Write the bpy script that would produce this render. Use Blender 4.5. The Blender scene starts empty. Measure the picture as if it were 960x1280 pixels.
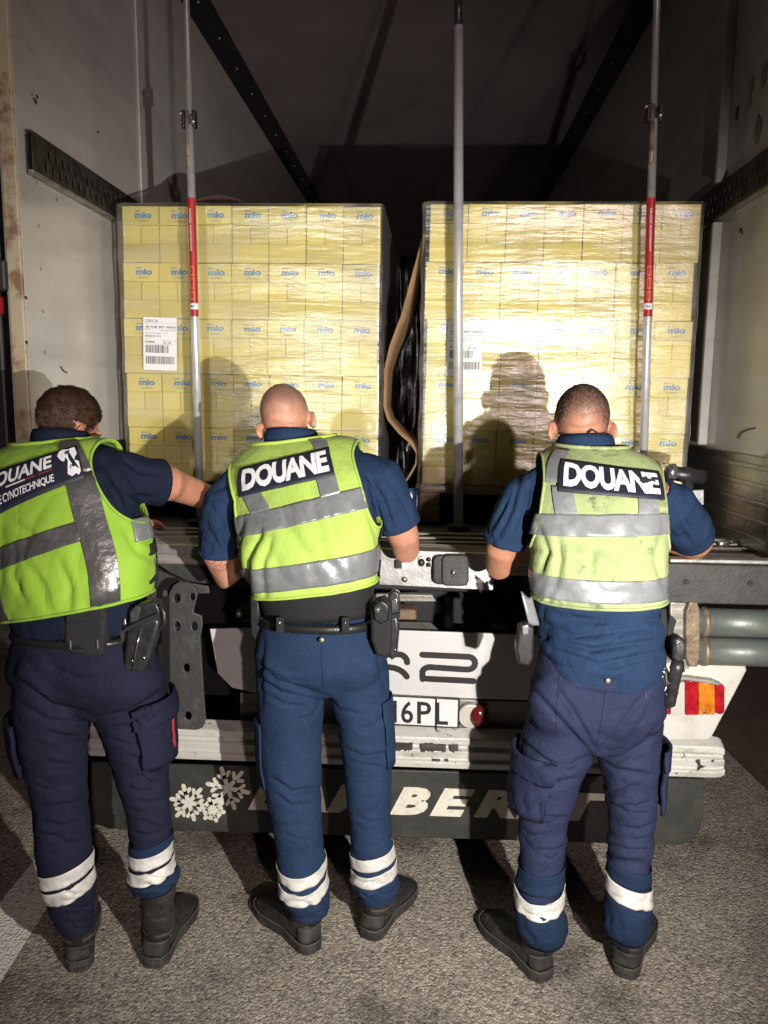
import bpy, bmesh, math, random
from mathutils import Vector, Matrix, noise
from mathutils.bvhtree import BVHTree
R = math.radians
random.seed(7)
S = bpy.context.scene
COL = S.collection

# ---------------------------------------------------------------- camera
CAM = Vector((0.0, 0.0, 1.68))
YAW, PITCH, ROLL, FPX = R(3.4), R(8.21), R(0.6), 970.0
M3 = (Matrix.Rotation(YAW, 3, 'Z') @ Matrix.Rotation(R(90) - PITCH, 3, 'X')
      @ Matrix.Rotation(ROLL, 3, 'Z'))
cd = bpy.data.cameras.new('camera')
cam = bpy.data.objects.new('camera', cd)
COL.objects.link(cam)
cam.matrix_world = Matrix.Translation(CAM) @ M3.to_4x4()
cd.sensor_fit = 'HORIZONTAL'
cd.sensor_width = 36.0
cd.lens = FPX / 960.0 * 36.0
cd.clip_start, cd.clip_end = 0.05, 500
S.camera = cam

# ---------------------------------------------------------------- night sky
W = bpy.data.worlds.new('World')
S.world = W
W.use_nodes = True
wn = W.node_tree.nodes
wl = W.node_tree.links
bg = wn['Background']
sky = wn.new('ShaderNodeTexSky')
sky.sky_type = 'NISHITA'
sky.sun_disc = False
sky.sun_elevation = R(-4)
sky.sun_rotation = R(200)
wl.new(sky.outputs[0], bg.inputs[0])
bg.inputs[1].default_value = 0.05

# ---------------------------------------------------------------- lamps of the control point and an added glare spot
def spot(name, loc, aim, watts, color, cone, blend, radius):
    ld = bpy.data.lights.new(name, 'SPOT')
    ld.energy, ld.color = watts, color
    ld.spot_size, ld.spot_blend, ld.shadow_soft_size = R(cone), blend, radius
    lo = bpy.data.objects.new(name, ld)
    COL.objects.link(lo)
    lo.location = loc
    lo.rotation_euler = (Vector(aim) - Vector(loc)).to_track_quat('-Z', 'Y').to_euler()
    return lo
spot('hand_torch', (0.68, 0.28, 1.39), (-0.06, 2.75, 0.95), 385, (1.0, 0.965, 0.905), 90, 0.8, 0.014)
spot('flood_lamp', (1.9, -4.3, 2.7), (-0.1, 2.6, 1.4), 620, (1.0, 0.80, 0.78), 66, 0.5, 0.09)
spot('glare_spot', (-0.98, -0.30, 2.02), (-0.62, 3.2, 2.0), 105, (1.0, 0.97, 0.93), 34, 0.7, 0.03)  # added off-frame lamp, narrow beam set to put glare on the left film

S.view_settings.view_transform = 'Standard'
S.view_settings.look = 'None'
S.view_settings.gamma = 1.0
S.view_settings.exposure = 0.0
S.cycles.max_bounces = 8
S.cycles.transparent_max_bounces = 12

# ---------------------------------------------------------------- helpers
def P(px, py, Y):
    """a point of the photograph at depth Y from the camera's place, in metres"""
    d = M3 @ Vector(((px - 480) / FPX, (640 - py) / FPX, -1))
    return CAM + d * (Y / d.y)
def PX(px, py, X):
    d = M3 @ Vector(((px - 480) / FPX, (640 - py) / FPX, -1))
    return CAM + d * (X / d.x)
def G(px, py, z=0.0):
    d = M3 @ Vector(((px - 480) / FPX, (640 - py) / FPX, -1))
    return CAM + d * ((z - CAM.z) / d.z)

MATS = {}
def mat(name, col, rough=0.6, metal=0.0, col2=None, vscale=8.0, lo=0.4, hi=0.65, bump=0.0, bscale=60.0,
        bstretch=(1, 1, 1), spec=0.5, sss=0.0, col3=None, v3=30.0, lo3=.62, hi3=.7, attr=None, attr_col=None,
        rough2=None, vstretch=(1, 1, 1), sheen=0.0, coat=0.0, crease=None, vary=0.0):
    m = bpy.data.materials.new(name)
    m.use_nodes = True
    nt = m.node_tree
    N, L = nt.nodes, nt.links
    b = N['Principled BSDF']
    b.inputs['Base Color'].default_value = (*col, 1)
    b.inputs['Roughness'].default_value = rough
    b.inputs['Metallic'].default_value = metal
    b.inputs['Specular IOR Level'].default_value = spec
    b.inputs['Sheen Weight'].default_value = sheen
    b.inputs['Coat Weight'].default_value = coat
    if sss:
        b.inputs['Subsurface Weight'].default_value = sss
        b.inputs['Subsurface Radius'].default_value = (.012, .005, .003)
        b.inputs['Subsurface Scale'].default_value = 1.0
    geo = N.new('ShaderNodeNewGeometry')
    def mapped(stretch):
        mp = N.new('ShaderNodeMapping')
        mp.inputs['Scale'].default_value = stretch
        L.new(geo.outputs['Position'], mp.inputs['Vector'])
        return mp.outputs[0]
    src = None
    def layer(prev, c, sc, l, h, stretch, detail=6):
        t = N.new('ShaderNodeTexNoise')
        t.inputs['Scale'].default_value = sc
        t.inputs['Detail'].default_value = detail
        t.inputs['Roughness'].default_value = .65
        L.new(mapped(stretch), t.inputs['Vector'])
        r = N.new('ShaderNodeMapRange')
        r.inputs['From Min'].default_value, r.inputs['From Max'].default_value = l, h
        L.new(t.outputs['Fac'], r.inputs['Value'])
        x = N.new('ShaderNodeMix')
        x.data_type = 'RGBA'
        L.new(r.outputs[0], x.inputs['Factor'])
        if prev is None: x.inputs['A'].default_value = (*col, 1)
        else: L.new(prev, x.inputs['A'])
        x.inputs['B'].default_value = (*c, 1)
        return x.outputs['Result'], r.outputs[0]
    if col2 is not None:
        src, f = layer(src, col2, vscale, lo, hi, vstretch)
        if rough2 is not None:
            rr = N.new('ShaderNodeMapRange')
            rr.inputs['To Min'].default_value, rr.inputs['To Max'].default_value = rough, rough2
            L.new(f, rr.inputs['Value'])
            L.new(rr.outputs[0], b.inputs['Roughness'])
    if col3 is not None:
        src, f = layer(src, col3, v3, lo3, hi3, (1, 1, 1), 8)
    if attr is not None:
        a = N.new('ShaderNodeAttribute')
        a.attribute_name = attr
        x = N.new('ShaderNodeMix')
        x.data_type = 'RGBA'
        gn = N.new('ShaderNodeTexNoise'); gn.inputs['Scale'].default_value = 420; gn.inputs['Detail'].default_value = 2
        L.new(geo.outputs['Position'], gn.inputs['Vector'])
        gr = N.new('ShaderNodeMapRange'); gr.inputs['From Min'].default_value, gr.inputs['From Max'].default_value = .35, .6
        gr.inputs['To Min'].default_value = .35
        L.new(gn.outputs['Fac'], gr.inputs['Value'])
        gm = N.new('ShaderNodeMath'); gm.operation = 'MULTIPLY'
        L.new(a.outputs['Fac'], gm.inputs[0]); L.new(gr.outputs[0], gm.inputs[1])
        L.new(gm.outputs[0], x.inputs['Factor'])
        if src is None: x.inputs['A'].default_value = (*col, 1)
        else: L.new(src, x.inputs['A'])
        x.inputs['B'].default_value = (*attr_col, 1)
        src = x.outputs['Result']
    if vary and src is not None:
        oi = N.new('ShaderNodeObjectInfo')
        vr = N.new('ShaderNodeMapRange'); vr.inputs['To Min'].default_value, vr.inputs['To Max'].default_value = 1 - vary, 1 + vary
        L.new(oi.outputs['Random'], vr.inputs['Value'])
        vm_ = N.new('ShaderNodeVectorMath'); vm_.operation = 'SCALE'
        L.new(src, vm_.inputs[0]); L.new(vr.outputs[0], vm_.inputs['Scale'])
        src = vm_.outputs[0]
    if src is not None:
        L.new(src, b.inputs['Base Color'])
    if bump:
        t = N.new('ShaderNodeTexNoise')
        t.inputs['Scale'].default_value = bscale
        t.inputs['Detail'].default_value = 5
        L.new(mapped(bstretch), t.inputs['Vector'])
        bp = N.new('ShaderNodeBump')
        bp.inputs['Strength'].default_value = bump
        bp.inputs['Distance'].default_value = .01
        L.new(t.outputs['Fac'], bp.inputs['Height'])
        if crease:
            # soft folds of cloth under the weave
            prev = None
            for (sc, st, stren, dist) in crease:
                t2 = N.new('ShaderNodeTexNoise')
                t2.inputs['Scale'].default_value = sc
                t2.inputs['Detail'].default_value = 3
                t2.inputs['Roughness'].default_value = .45
                t2.inputs['Distortion'].default_value = 1.1
                L.new(mapped(st), t2.inputs['Vector'])
                ab = N.new('ShaderNodeMath'); ab.operation = 'SUBTRACT'; ab.inputs[1].default_value = .5
                L.new(t2.outputs['Fac'], ab.inputs[0])
                a2 = N.new('ShaderNodeMath'); a2.operation = 'ABSOLUTE'
                L.new(ab.outputs[0], a2.inputs[0])
                sq = N.new('ShaderNodeMath'); sq.operation = 'POWER'; sq.inputs[1].default_value = .55
                L.new(a2.outputs[0], sq.inputs[0])
                b2 = N.new('ShaderNodeBump')
                b2.inputs['Strength'].default_value = stren
                b2.inputs['Distance'].default_value = dist
                L.new(sq.outputs[0], b2.inputs['Height'])
                if prev is not None: L.new(prev, b2.inputs['Normal'])
                prev = b2.outputs[0]
            L.new(prev, bp.inputs['Normal'])
        L.new(bp.outputs[0], b.inputs['Normal'])
    MATS[name] = m
    return m

class MB:
    def __init__(s): s.v, s.f = [], []
    def add(s, vs, fs):
        o = len(s.v)
        s.v += [Vector(p) for p in vs]
        s.f += [tuple(i + o for i in f) for f in fs]
        return s
    def box(s, c, d, rot=None):
        c = Vector(c)
        h = Vector(d) / 2
        vs = []
        for x in (-1, 1):
            for y in (-1, 1):
                for z in (-1, 1):
                    q = Vector((x * h.x, y * h.y, z * h.z))
                    if rot is not None: q = rot @ q
                    vs.append(c + q)
        return s.add(vs, [(0, 1, 3, 2), (4, 6, 7, 5), (0, 4, 5, 1), (2, 3, 7, 6), (0, 2, 6, 4), (1, 5, 7, 3)])
    def bar(s, a, b, h, d):
        """a square bar from a to b: h its height (z), d its depth (y), ends cut upright"""
        a, b = Vector(a), Vector(b)
        vs = []
        for p in (a, b):
            for y, z in ((-d / 2, -h / 2), (d / 2, -h / 2), (d / 2, h / 2), (-d / 2, h / 2)):
                vs.append(p + Vector((0, y, z)))
        return s.add(vs, [(0, 3, 2, 1), (4, 5, 6, 7), (0, 1, 5, 4), (1, 2, 6, 5), (2, 3, 7, 6), (3, 0, 4, 7)])
    def loft(s, rings, cap=True, closed=True):
        n = len(rings[0])
        vs = [p for r in rings for p in r]
        fs = []
        for i in range(len(rings) - 1):
            for j in range(n if closed else n - 1):
                k = (j + 1) % n
                fs.append((i * n + j, i * n + k, (i + 1) * n + k, (i + 1) * n + j))
        if cap:
            fs.append(tuple(range(n - 1, -1, -1)))
            fs.append(tuple((len(rings) - 1) * n + j for j in range(n)))
        return s.add(vs, fs)
    def tube(s, pts, rad, n=14, cap=True, squash=1.0, up=(0, 0, 1)):
        pts = [Vector(p) for p in pts]
        if not isinstance(rad, (list, tuple)): rad = [rad] * len(pts)
        rings = []
        u = None
        for i, p in enumerate(pts):
            t = (pts[min(i + 1, len(pts) - 1)] - pts[max(i - 1, 0)]).normalized()
            if u is None:
                u = Vector(up).cross(t)
                if u.length < 1e-3: u = Vector((1, 0, 0)).cross(t)
                u.normalize()
            else:
                u = (u - t * u.dot(t)).normalized()
            w = t.cross(u)
            rings.append([p + (u * math.cos(a) + w * math.sin(a) * squash) * rad[i]
                          for a in (2 * math.pi * k / n for k in range(n))])
        return s.loft(rings, cap)
    def ball(s, c, r, rot=None, nu=18, nv=12):
        c = Vector(c)
        r = Vector(r) if not isinstance(r, (int, float)) else Vector((r, r, r))
        rings = []
        for i in range(nv + 1):
            a = math.pi * (i + .02) / (nv + .04) - math.pi / 2
            ring = []
            for j in range(nu):
                b = 2 * math.pi * j / nu
                q = Vector((r.x * math.cos(a) * math.cos(b), r.y * math.cos(a) * math.sin(b), r.z * math.sin(a)))
                ring.append(c + (rot @ q if rot is not None else q))
            rings.append(ring)
        return s.loft(rings)
    def mesh(s, name):
        me = bpy.data.meshes.new(name)
        me.from_pydata([tuple(p) for p in s.v], [], s.f)
        me.validate()
        return me
    def build(s, name, m, parent=None, smooth=False, bevel=0.0, seg=2, solid=0.0, sub=0):
        return put(name, s.mesh(name), m, parent, smooth, bevel, seg, solid, sub)

def put(name, me, m, parent=None, smooth=False, bevel=0.0, seg=2, solid=0.0, sub=0):
    o = bpy.data.objects.new(name, me)
    COL.objects.link(o)
    if m is not None:
        me.materials.clear()
        me.materials.append(m)
    if parent is not None:
        o.parent = parent
        o.matrix_parent_inverse = Matrix.Translation(world_loc(parent)).inverted()
    if smooth:
        for p in me.polygons: p.use_smooth = True
    if solid:
        md = o.modifiers.new('thickness', 'SOLIDIFY')
        md.thickness, md.offset = abs(solid), (1 if solid > 0 else -1)
    if sub:
        md = o.modifiers.new('sub', 'SUBSURF')
        md.levels = md.render_levels = sub
    if bevel:
        md = o.modifiers.new('bevel', 'BEVEL')
        md.width, md.segments, md.limit_method, md.angle_limit = bevel, seg, 'ANGLE', R(35)
        if smooth is False:
            for p in me.polygons: p.use_smooth = False
    return o
def world_loc(o):
    l = Vector(o.location)
    if o.parent is not None and o.type == 'EMPTY': l = l + world_loc(o.parent)
    return l
def empty(name, loc, label, cat, group=None):
    o = bpy.data.objects.new(name, None)
    COL.objects.link(o)
    o.location = loc
    o.empty_display_size = .1
    return tag(o, label, cat, group)
def tag(o, label=None, cat=None, group=None, kind=None):
    if label: o['label'] = label
    if cat: o['category'] = cat
    if group: o['group'] = group
    if kind: o['kind'] = kind
    return o

def evalmesh(o, name):
    dg = bpy.context.evaluated_depsgraph_get()
    me = bpy.data.meshes.new_from_object(o.evaluated_get(dg))
    me.name = name
    return me
def remesh(mb, name, voxel, smooth=6, factor=.5):
    o = bpy.data.objects.new('tmp', mb.mesh('tmp'))
    COL.objects.link(o)
    r = o.modifiers.new('r', 'REMESH')
    r.mode, r.voxel_size = 'VOXEL', voxel
    if smooth:
        sm = o.modifiers.new('s', 'SMOOTH')
        sm.iterations, sm.factor = smooth, factor
    me = evalmesh(o, name)
    bpy.data.objects.remove(o, do_unlink=True)
    return me
def plate(name, outline, holes, place, depth, m, parent=None, bevel=.002, smooth=False):
    """a flat plate: 2D outline with holes, extruded; place(x, y, w) gives the world point (w from 0 at the face to depth behind)"""
    cu = bpy.data.curves.new('tmp', 'CURVE')
    cu.dimensions, cu.fill_mode = '2D', 'BOTH'
    for pts in [outline] + list(holes):
        sp = cu.splines.new('POLY')
        sp.points.add(len(pts) - 1)
        for q, p in zip(sp.points, pts): q.co = (p[0], p[1], 0, 1)
        sp.use_cyclic_u = True
    cu.extrude = max(depth / 2 - bevel, .0002)
    if bevel:
        cu.bevel_depth, cu.bevel_resolution = bevel, 1
        cu.offset = -bevel
    o = bpy.data.objects.new('tmp', cu)
    COL.objects.link(o)
    me = evalmesh(o, name)
    bpy.data.objects.remove(o, do_unlink=True)
    for v in me.vertices:
        v.co = place(v.co.x, v.co.y, depth / 2 - v.co.z)
    bm = bmesh.new()
    bm.from_mesh(me)
    bmesh.ops.remove_doubles(bm, verts=bm.verts, dist=1e-5)
    bmesh.ops.recalc_face_normals(bm, faces=bm.faces)
    bm.to_mesh(me)
    bm.free()
    return put(name, me, m, parent, smooth)
def upright(Y):
    return lambda x, y, w: Vector((x, Y + w, y))
def pxplate(name, pts, Y, depth, m, parent=None, holes=(), bevel=.003):
    """plate whose face stands at depth Y, its outline given at photograph points"""
    f = lambda q: [(P(a, b, Y).x, P(a, b, Y).z) for a, b in q]
    return plate(name, f(pts), [f(h) for h in holes], upright(Y), depth, m, parent, bevel)
def circle(cx, cy, r, n=12, ry=None):
    return [(cx + r * math.cos(2 * math.pi * k / n), cy + (ry or r) * math.sin(2 * math.pi * k / n)) for k in range(n)]
def rrect(x0, y0, x1, y1, r, n=4):
    out = []
    for cx, cy, a in ((x1 - r, y1 - r, 0), (x0 + r, y1 - r, 90), (x0 + r, y0 + r, 180), (x1 - r, y0 + r, 270)):
        for k in range(n + 1):
            t = R(a + 90 * k / n)
            out.append((cx + r * math.cos(t), cy + r * math.sin(t)))
    return out
_txt = {}
def text_mesh(s, offset=0.0, shear=0.0, spacing=1.0):
    """flat mesh of a line of lettering, scaled so that capitals are 1 high, starting at x=0"""
    key = (s, offset, shear, spacing)
    if key not in _txt:
        cu = bpy.data.curves.new('tmp', 'FONT')
        cu.body, cu.offset, cu.shear, cu.space_character = s, offset, shear, spacing
        cu.resolution_u = 3
        o = bpy.data.objects.new('tmp', cu)
        COL.objects.link(o)
        me = evalmesh(o, 'tmp')
        bpy.data.objects.remove(o, do_unlink=True)
        vs = [Vector(v.co) for v in me.vertices]
        fs = [tuple(p.vertices) for p in me.polygons]
        x0 = min(v.x for v in vs); x1 = max(v.x for v in vs)
        y0 = min(v.y for v in vs); y1 = max(v.y for v in vs)
        _txt[key] = ([((v.x - x0) / (x1 - x0), (v.y - y0) / (y1 - y0)) for v in vs], fs, (x1 - x0) / (y1 - y0))
    return _txt[key]
def lettering(name, s, place, m, parent=None, offset=0.0, shear=0.0, spacing=1.0, solid=.0012):
    """place(u, v) with u, v in 0..1 across the line of text gives the world point"""
    uv, fs, asp = text_mesh(s, offset, shear, spacing)
    mb = MB().add([place(u, v) for u, v in uv], fs)
    return mb.build(name, m, parent, solid=solid)

# ---------------------------------------------------------------- materials
mat('grp', (.50, .475, .45), .24, col2=(.37, .345, .32), vscale=2.6, vstretch=(1, .35, 1.6), lo=.42, hi=.72, col3=(.17, .14, .125), v3=14, lo3=.67, hi3=.76,
    bump=.12, bscale=7)
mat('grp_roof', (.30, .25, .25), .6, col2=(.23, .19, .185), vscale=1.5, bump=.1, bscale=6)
mat('post', (.42, .36, .24), .5, col2=(.22, .13, .07), vscale=9, lo=.5, hi=.62, bump=.1)
mat('dark_paint', (.022, .021, .022), .5, col2=(.05, .046, .042), vscale=14, lo=.5, hi=.75, bump=.15, bscale=90)
mat('rail', (.085, .08, .068), .5, .55, col2=(.045, .034, .026), vscale=22, lo=.45, hi=.6, bump=.2, bscale=120)
mat('kick', (.26, .255, .25), .27, .85, col2=(.15, .145, .14), vscale=6, vstretch=(1, 1, 5), lo=.4, hi=.65, bump=.15, bscale=40)
mat('alu', (.55, .55, .54), .36, .75, col2=(.32, .31, .28), vscale=12, lo=.45, hi=.7, bump=.08, bscale=90)
mat('alu_dull', (.34, .33, .29), .5, .45, col2=(.18, .17, .14), vscale=9, vstretch=(.4, 2, 6), lo=.4, hi=.65, bump=.15, bscale=60)
mat('pole', (.66, .66, .66), .34, .45, col2=(.45, .44, .42), vscale=18, lo=.5, hi=.75, bump=.03, bscale=60)
mat('pole_rust', (.34, .29, .22), .5, .5, col2=(.16, .10, .06), vscale=26, lo=.45, hi=.6, bump=.15, bscale=90)
mat('black_plastic', (.014, .014, .015), .35, col2=(.03, .03, .03), vscale=40, bump=.08, bscale=220)
mat('black_rubber', (.030, .030, .029), .62, col2=(.055, .053, .048), vscale=12, lo=.45, hi=.7, bump=.2, bscale=90)
mat('flap', (.026, .028, .025), .55, col2=(.050, .050, .042), vscale=7, lo=.45, hi=.7, col3=(.08, .076, .065), v3=40, lo3=.68, hi3=.74,
    bump=.15, bscale=50)
mat('bracket', (.055, .055, .053), .55, .3, col2=(.10, .097, .09), vscale=16, lo=.52, hi=.7, bump=.25, bscale=60)
mat('cylinder', (.11, .13, .12), .42, .25, col2=(.19, .19, .15), vscale=9, vstretch=(.5, 1, 2), lo=.5, hi=.7, col3=(.16, .09, .045),
    v3=18, lo3=.66, hi3=.72, bump=.1)
mat('flange', (.26, .20, .13), .5, .4, col2=(.12, .09, .06), vscale=25, bump=.2)
mat('white_paint', (.50, .485, .44), .42, col2=(.38, .35, .28), vscale=5, lo=.5, hi=.72, col3=(.10, .09, .08), v3=55, lo3=.69, hi3=.73,
    bump=.06)
mat('panel_white', (.52, .515, .50), .4, col2=(.44, .43, .41), vscale=5, lo=.5, hi=.75, col3=(.3, .28, .25), v3=60, lo3=.72, hi3=.77)
mat('bumper', (.52, .505, .46), .42, .15, col2=(.34, .32, .28), vscale=7, vstretch=(1, 1, 4), lo=.48, hi=.7, col3=(.07, .065, .055),
    v3=26, lo3=.635, hi3=.66, bump=.2, bscale=60)
mat('plate_white', (.58, .58, .57), .35, col2=(.5, .49, .47), vscale=20, lo=.5, hi=.8)
mat('ink_black', (.012, .012, .013), .45)
mat('letter_cream', (.62, .60, .50), .5, col2=(.45, .43, .34), vscale=30, lo=.5, hi=.7)
mat('lens_red', (.40, .010, .02), .12, coat=.8, col2=(.24, .006, .012), vscale=40, lo=.4, hi=.6, bump=.25, bscale=90, bstretch=(3, 1, .5))
mat('lens_dark', (.10, .008, .010), .15, coat=.6)
mat('lens_amber', (.58, .19, .015), .12, coat=.8, col2=(.40, .10, .01), vscale=40, lo=.4, hi=.6, bump=.25, bscale=90, bstretch=(3, 1, .5))
mat('lens_clear', (.46, .44, .38), .2, coat=.6, bump=.25, bscale=90, bstretch=(3, 1, .5))
mat('floor', (.10, .097, .085), .55, col2=(.17, .16, .135), vscale=6, vstretch=(.5, 2, 1), lo=.45, hi=.7, bump=.2, bscale=50)
mat('carton', (.575, .50, .125), .62, col2=(.525, .46, .145), vscale=3, lo=.4, hi=.7, bump=.04, bscale=120, spec=.3, vary=.10)
mat('carton_edge', (.50, .42, .13), .7, spec=.2)
mat('logo_blue', (.05, .17, .36), .6)
mat('logo_grey', (.16, .16, .09), .6)
mat('void_shade', (.008, .008, .008), .7)  # near-black: the unlit void under the bed put into the colour
mat('kraft_dark', (.06, .03, .025), .7)
mat('kraft', (.30, .185, .095), .75, col2=(.23, .14, .07), vscale=14, bump=.1, bscale=80)
mat('paper', (.78, .78, .77), .5)
mat('wood', (.34, .24, .14), .75, col2=(.20, .14, .08), vscale=8, vstretch=(1, 6, 6), bump=.2, bscale=40)
mat('blue_wood', (.02, .06, .13), .55, col2=(.035, .10, .20), vscale=9, lo=.45, hi=.7, bump=.2, bscale=40)
mat('black_film', (.015, .014, .014), .25, bump=.5, bscale=16)
mat('sticker_red', (.40, .018, .022), .4)
mat('sticker_orange', (.60, .16, .03), .4)
mat('ink_pale', (.70, .60, .55), .5)
mat('brown_block', (.20, .13, .075), .7, col2=(.13, .09, .06), vscale=30, bump=.2)
CRV = [(4, (1, 1, .8), .22, .03)]
CRT = [(4, (1, 1, 2.0), .12, .03), (13, (1, 1, 2.4), .10, .010)]
CRS = [(5, (1.4, 1, .9), .22, .03)]
mat('vest_m', (.37, .52, .10), .7, col2=(.31, .45, .085), vscale=4, lo=.4, hi=.7, col3=(.20, .26, .08), v3=8, lo3=.57, hi3=.78, bump=.25,
    bscale=160, sheen=.05, crease=CRV, spec=.2)
mat('vest_r', (.325, .39, .165), .74, col2=(.25, .30, .14), vscale=6, lo=.42, hi=.62, col3=(.10, .11, .065), v3=17, lo3=.57, hi3=.68, bump=.25,
    bscale=160, sheen=.05, crease=CRV, spec=.2)
mat('vest_l', (.235, .40, .035), .66, col2=(.20, .35, .03), vscale=4, lo=.4, hi=.7, bump=.10, bscale=160, sheen=.05, crease=CRV, spec=.2)  # base darkened for the shade the left officer stands in
mat('trim_m', (.36, .50, .08), .6, bump=.1, bscale=300)
mat('reflex', (.20, .21, .215), .36, .3, col2=(.29, .30, .305), vscale=26, lo=.5, hi=.68, rough2=.22, bump=.22, bscale=30, coat=.2)
mat('reflex_bright', (.25, .26, .265), .34, .3, col2=(.36, .37, .38), vscale=26, lo=.5, hi=.68, rough2=.2, bump=.22, bscale=30, coat=.2)
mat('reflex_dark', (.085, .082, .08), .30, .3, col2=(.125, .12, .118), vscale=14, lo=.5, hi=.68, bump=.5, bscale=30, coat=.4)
mat('band_white', (.56, .55, .51), .5, col2=(.40, .39, .36), vscale=24, bump=.15, bscale=60)
mat('patch_navy', (.012, .013, .026), .6, bump=.1, bscale=300)
mat('patch_letter', (.72, .72, .73), .45, col2=(.6, .6, .6), vscale=40, lo=.5, hi=.7)
mat('flag_red', (.30, .03, .04), .6)
mat('shirt_m', (.0165, .034, .076), .9, col2=(.013, .027, .062), vscale=6, col3=(.024, .045, .095), v3=80, lo3=.55, hi3=.8, bump=.35, bscale=170, spec=.1, crease=CRS)
mat('shirt_l', (.008, .012, .026), .88, col2=(.007, .010, .022), vscale=6, bump=.2, bscale=260, spec=.12, crease=CRS)  # shade on the left officer put into a darker navy
mat('trouser_m', (.0170, .0335, .073), .85, col2=(.0135, .027, .060), vscale=6, col3=(.026, .050, .105), v3=70, lo3=.55, hi3=.8, bump=.35, bscale=150, spec=.12, crease=CRT)
mat('trouser_r', (.0190, .0240, .055), .8, col2=(.0150, .019, .045), vscale=6, col3=(.030, .035, .078), v3=70, lo3=.55, hi3=.8, bump=.35, bscale=150, spec=.15, crease=CRT)
mat('trouser_l', (.012, .0130, .029), .82, col2=(.0095, .0105, .023), vscale=6, col3=(.019, .020, .040), v3=70, lo3=.55, hi3=.8, bump=.35, bscale=150, spec=.12, crease=CRT)  # darker copy: the dim light on his legs is in the colour
mat('cuff_r', (.0125, .0255, .056), .82, col2=(.010, .020, .046), vscale=6, bump=.35, bscale=150, spec=.12, crease=CRT)
mat('black_fabric', (.008, .008, .009), .8, bump=.25, bscale=240)
mat('belt', (.011, .012, .011), .38, bump=.12, bscale=160)
mat('boot', (.016, .0155, .0145), .5, col2=(.036, .033, .027), vscale=16, col3=(.07, .062, .05), v3=40, lo3=.6, hi3=.75, lo=.45, hi=.7, bump=.2, bscale=90)
mat('welt', (.05, .045, .038), .7)
mat('sole', (.014, .0135, .013), .7, col2=(.045, .042, .035), vscale=20, bump=.2)
mat('skin_m', (.47, .235, .15), .52, col2=(.42, .185, .12), vscale=9, lo=.4, hi=.7, sss=.10, col3=(.30, .11, .075), v3=34, lo3=.55, hi3=.85, bump=.10, bscale=170, attr='stubble',
    attr_col=(.085, .06, .048), spec=.4)
mat('skin_r', (.42, .195, .12), .52, col2=(.37, .155, .10), vscale=9, lo=.4, hi=.7, sss=.10, col3=(.30, .11, .075), v3=34, lo3=.55, hi3=.85, bump=.10, bscale=170, attr='stubble',
    attr_col=(.085, .062, .050), spec=.4)
mat('skin_l', (.38, .175, .105), .55, col2=(.33, .135, .085), vscale=9, lo=.4, hi=.7, sss=.10, col3=(.30, .11, .075), v3=34, lo3=.55, hi3=.85, bump=.10, bscale=170, attr='stubble',
    attr_col=(.10, .055, .035), spec=.4)
mat('hair_brown', (.045, .022, .013), .6, spec=.25)
mat('hair_black', (.035, .026, .021), .6)
mat('steel', (.5, .5, .5), .25, .9)
mat('brass', (.5, .42, .28), .35, .8)
mat('tattoo', (.10, .075, .07), .6)

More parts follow.
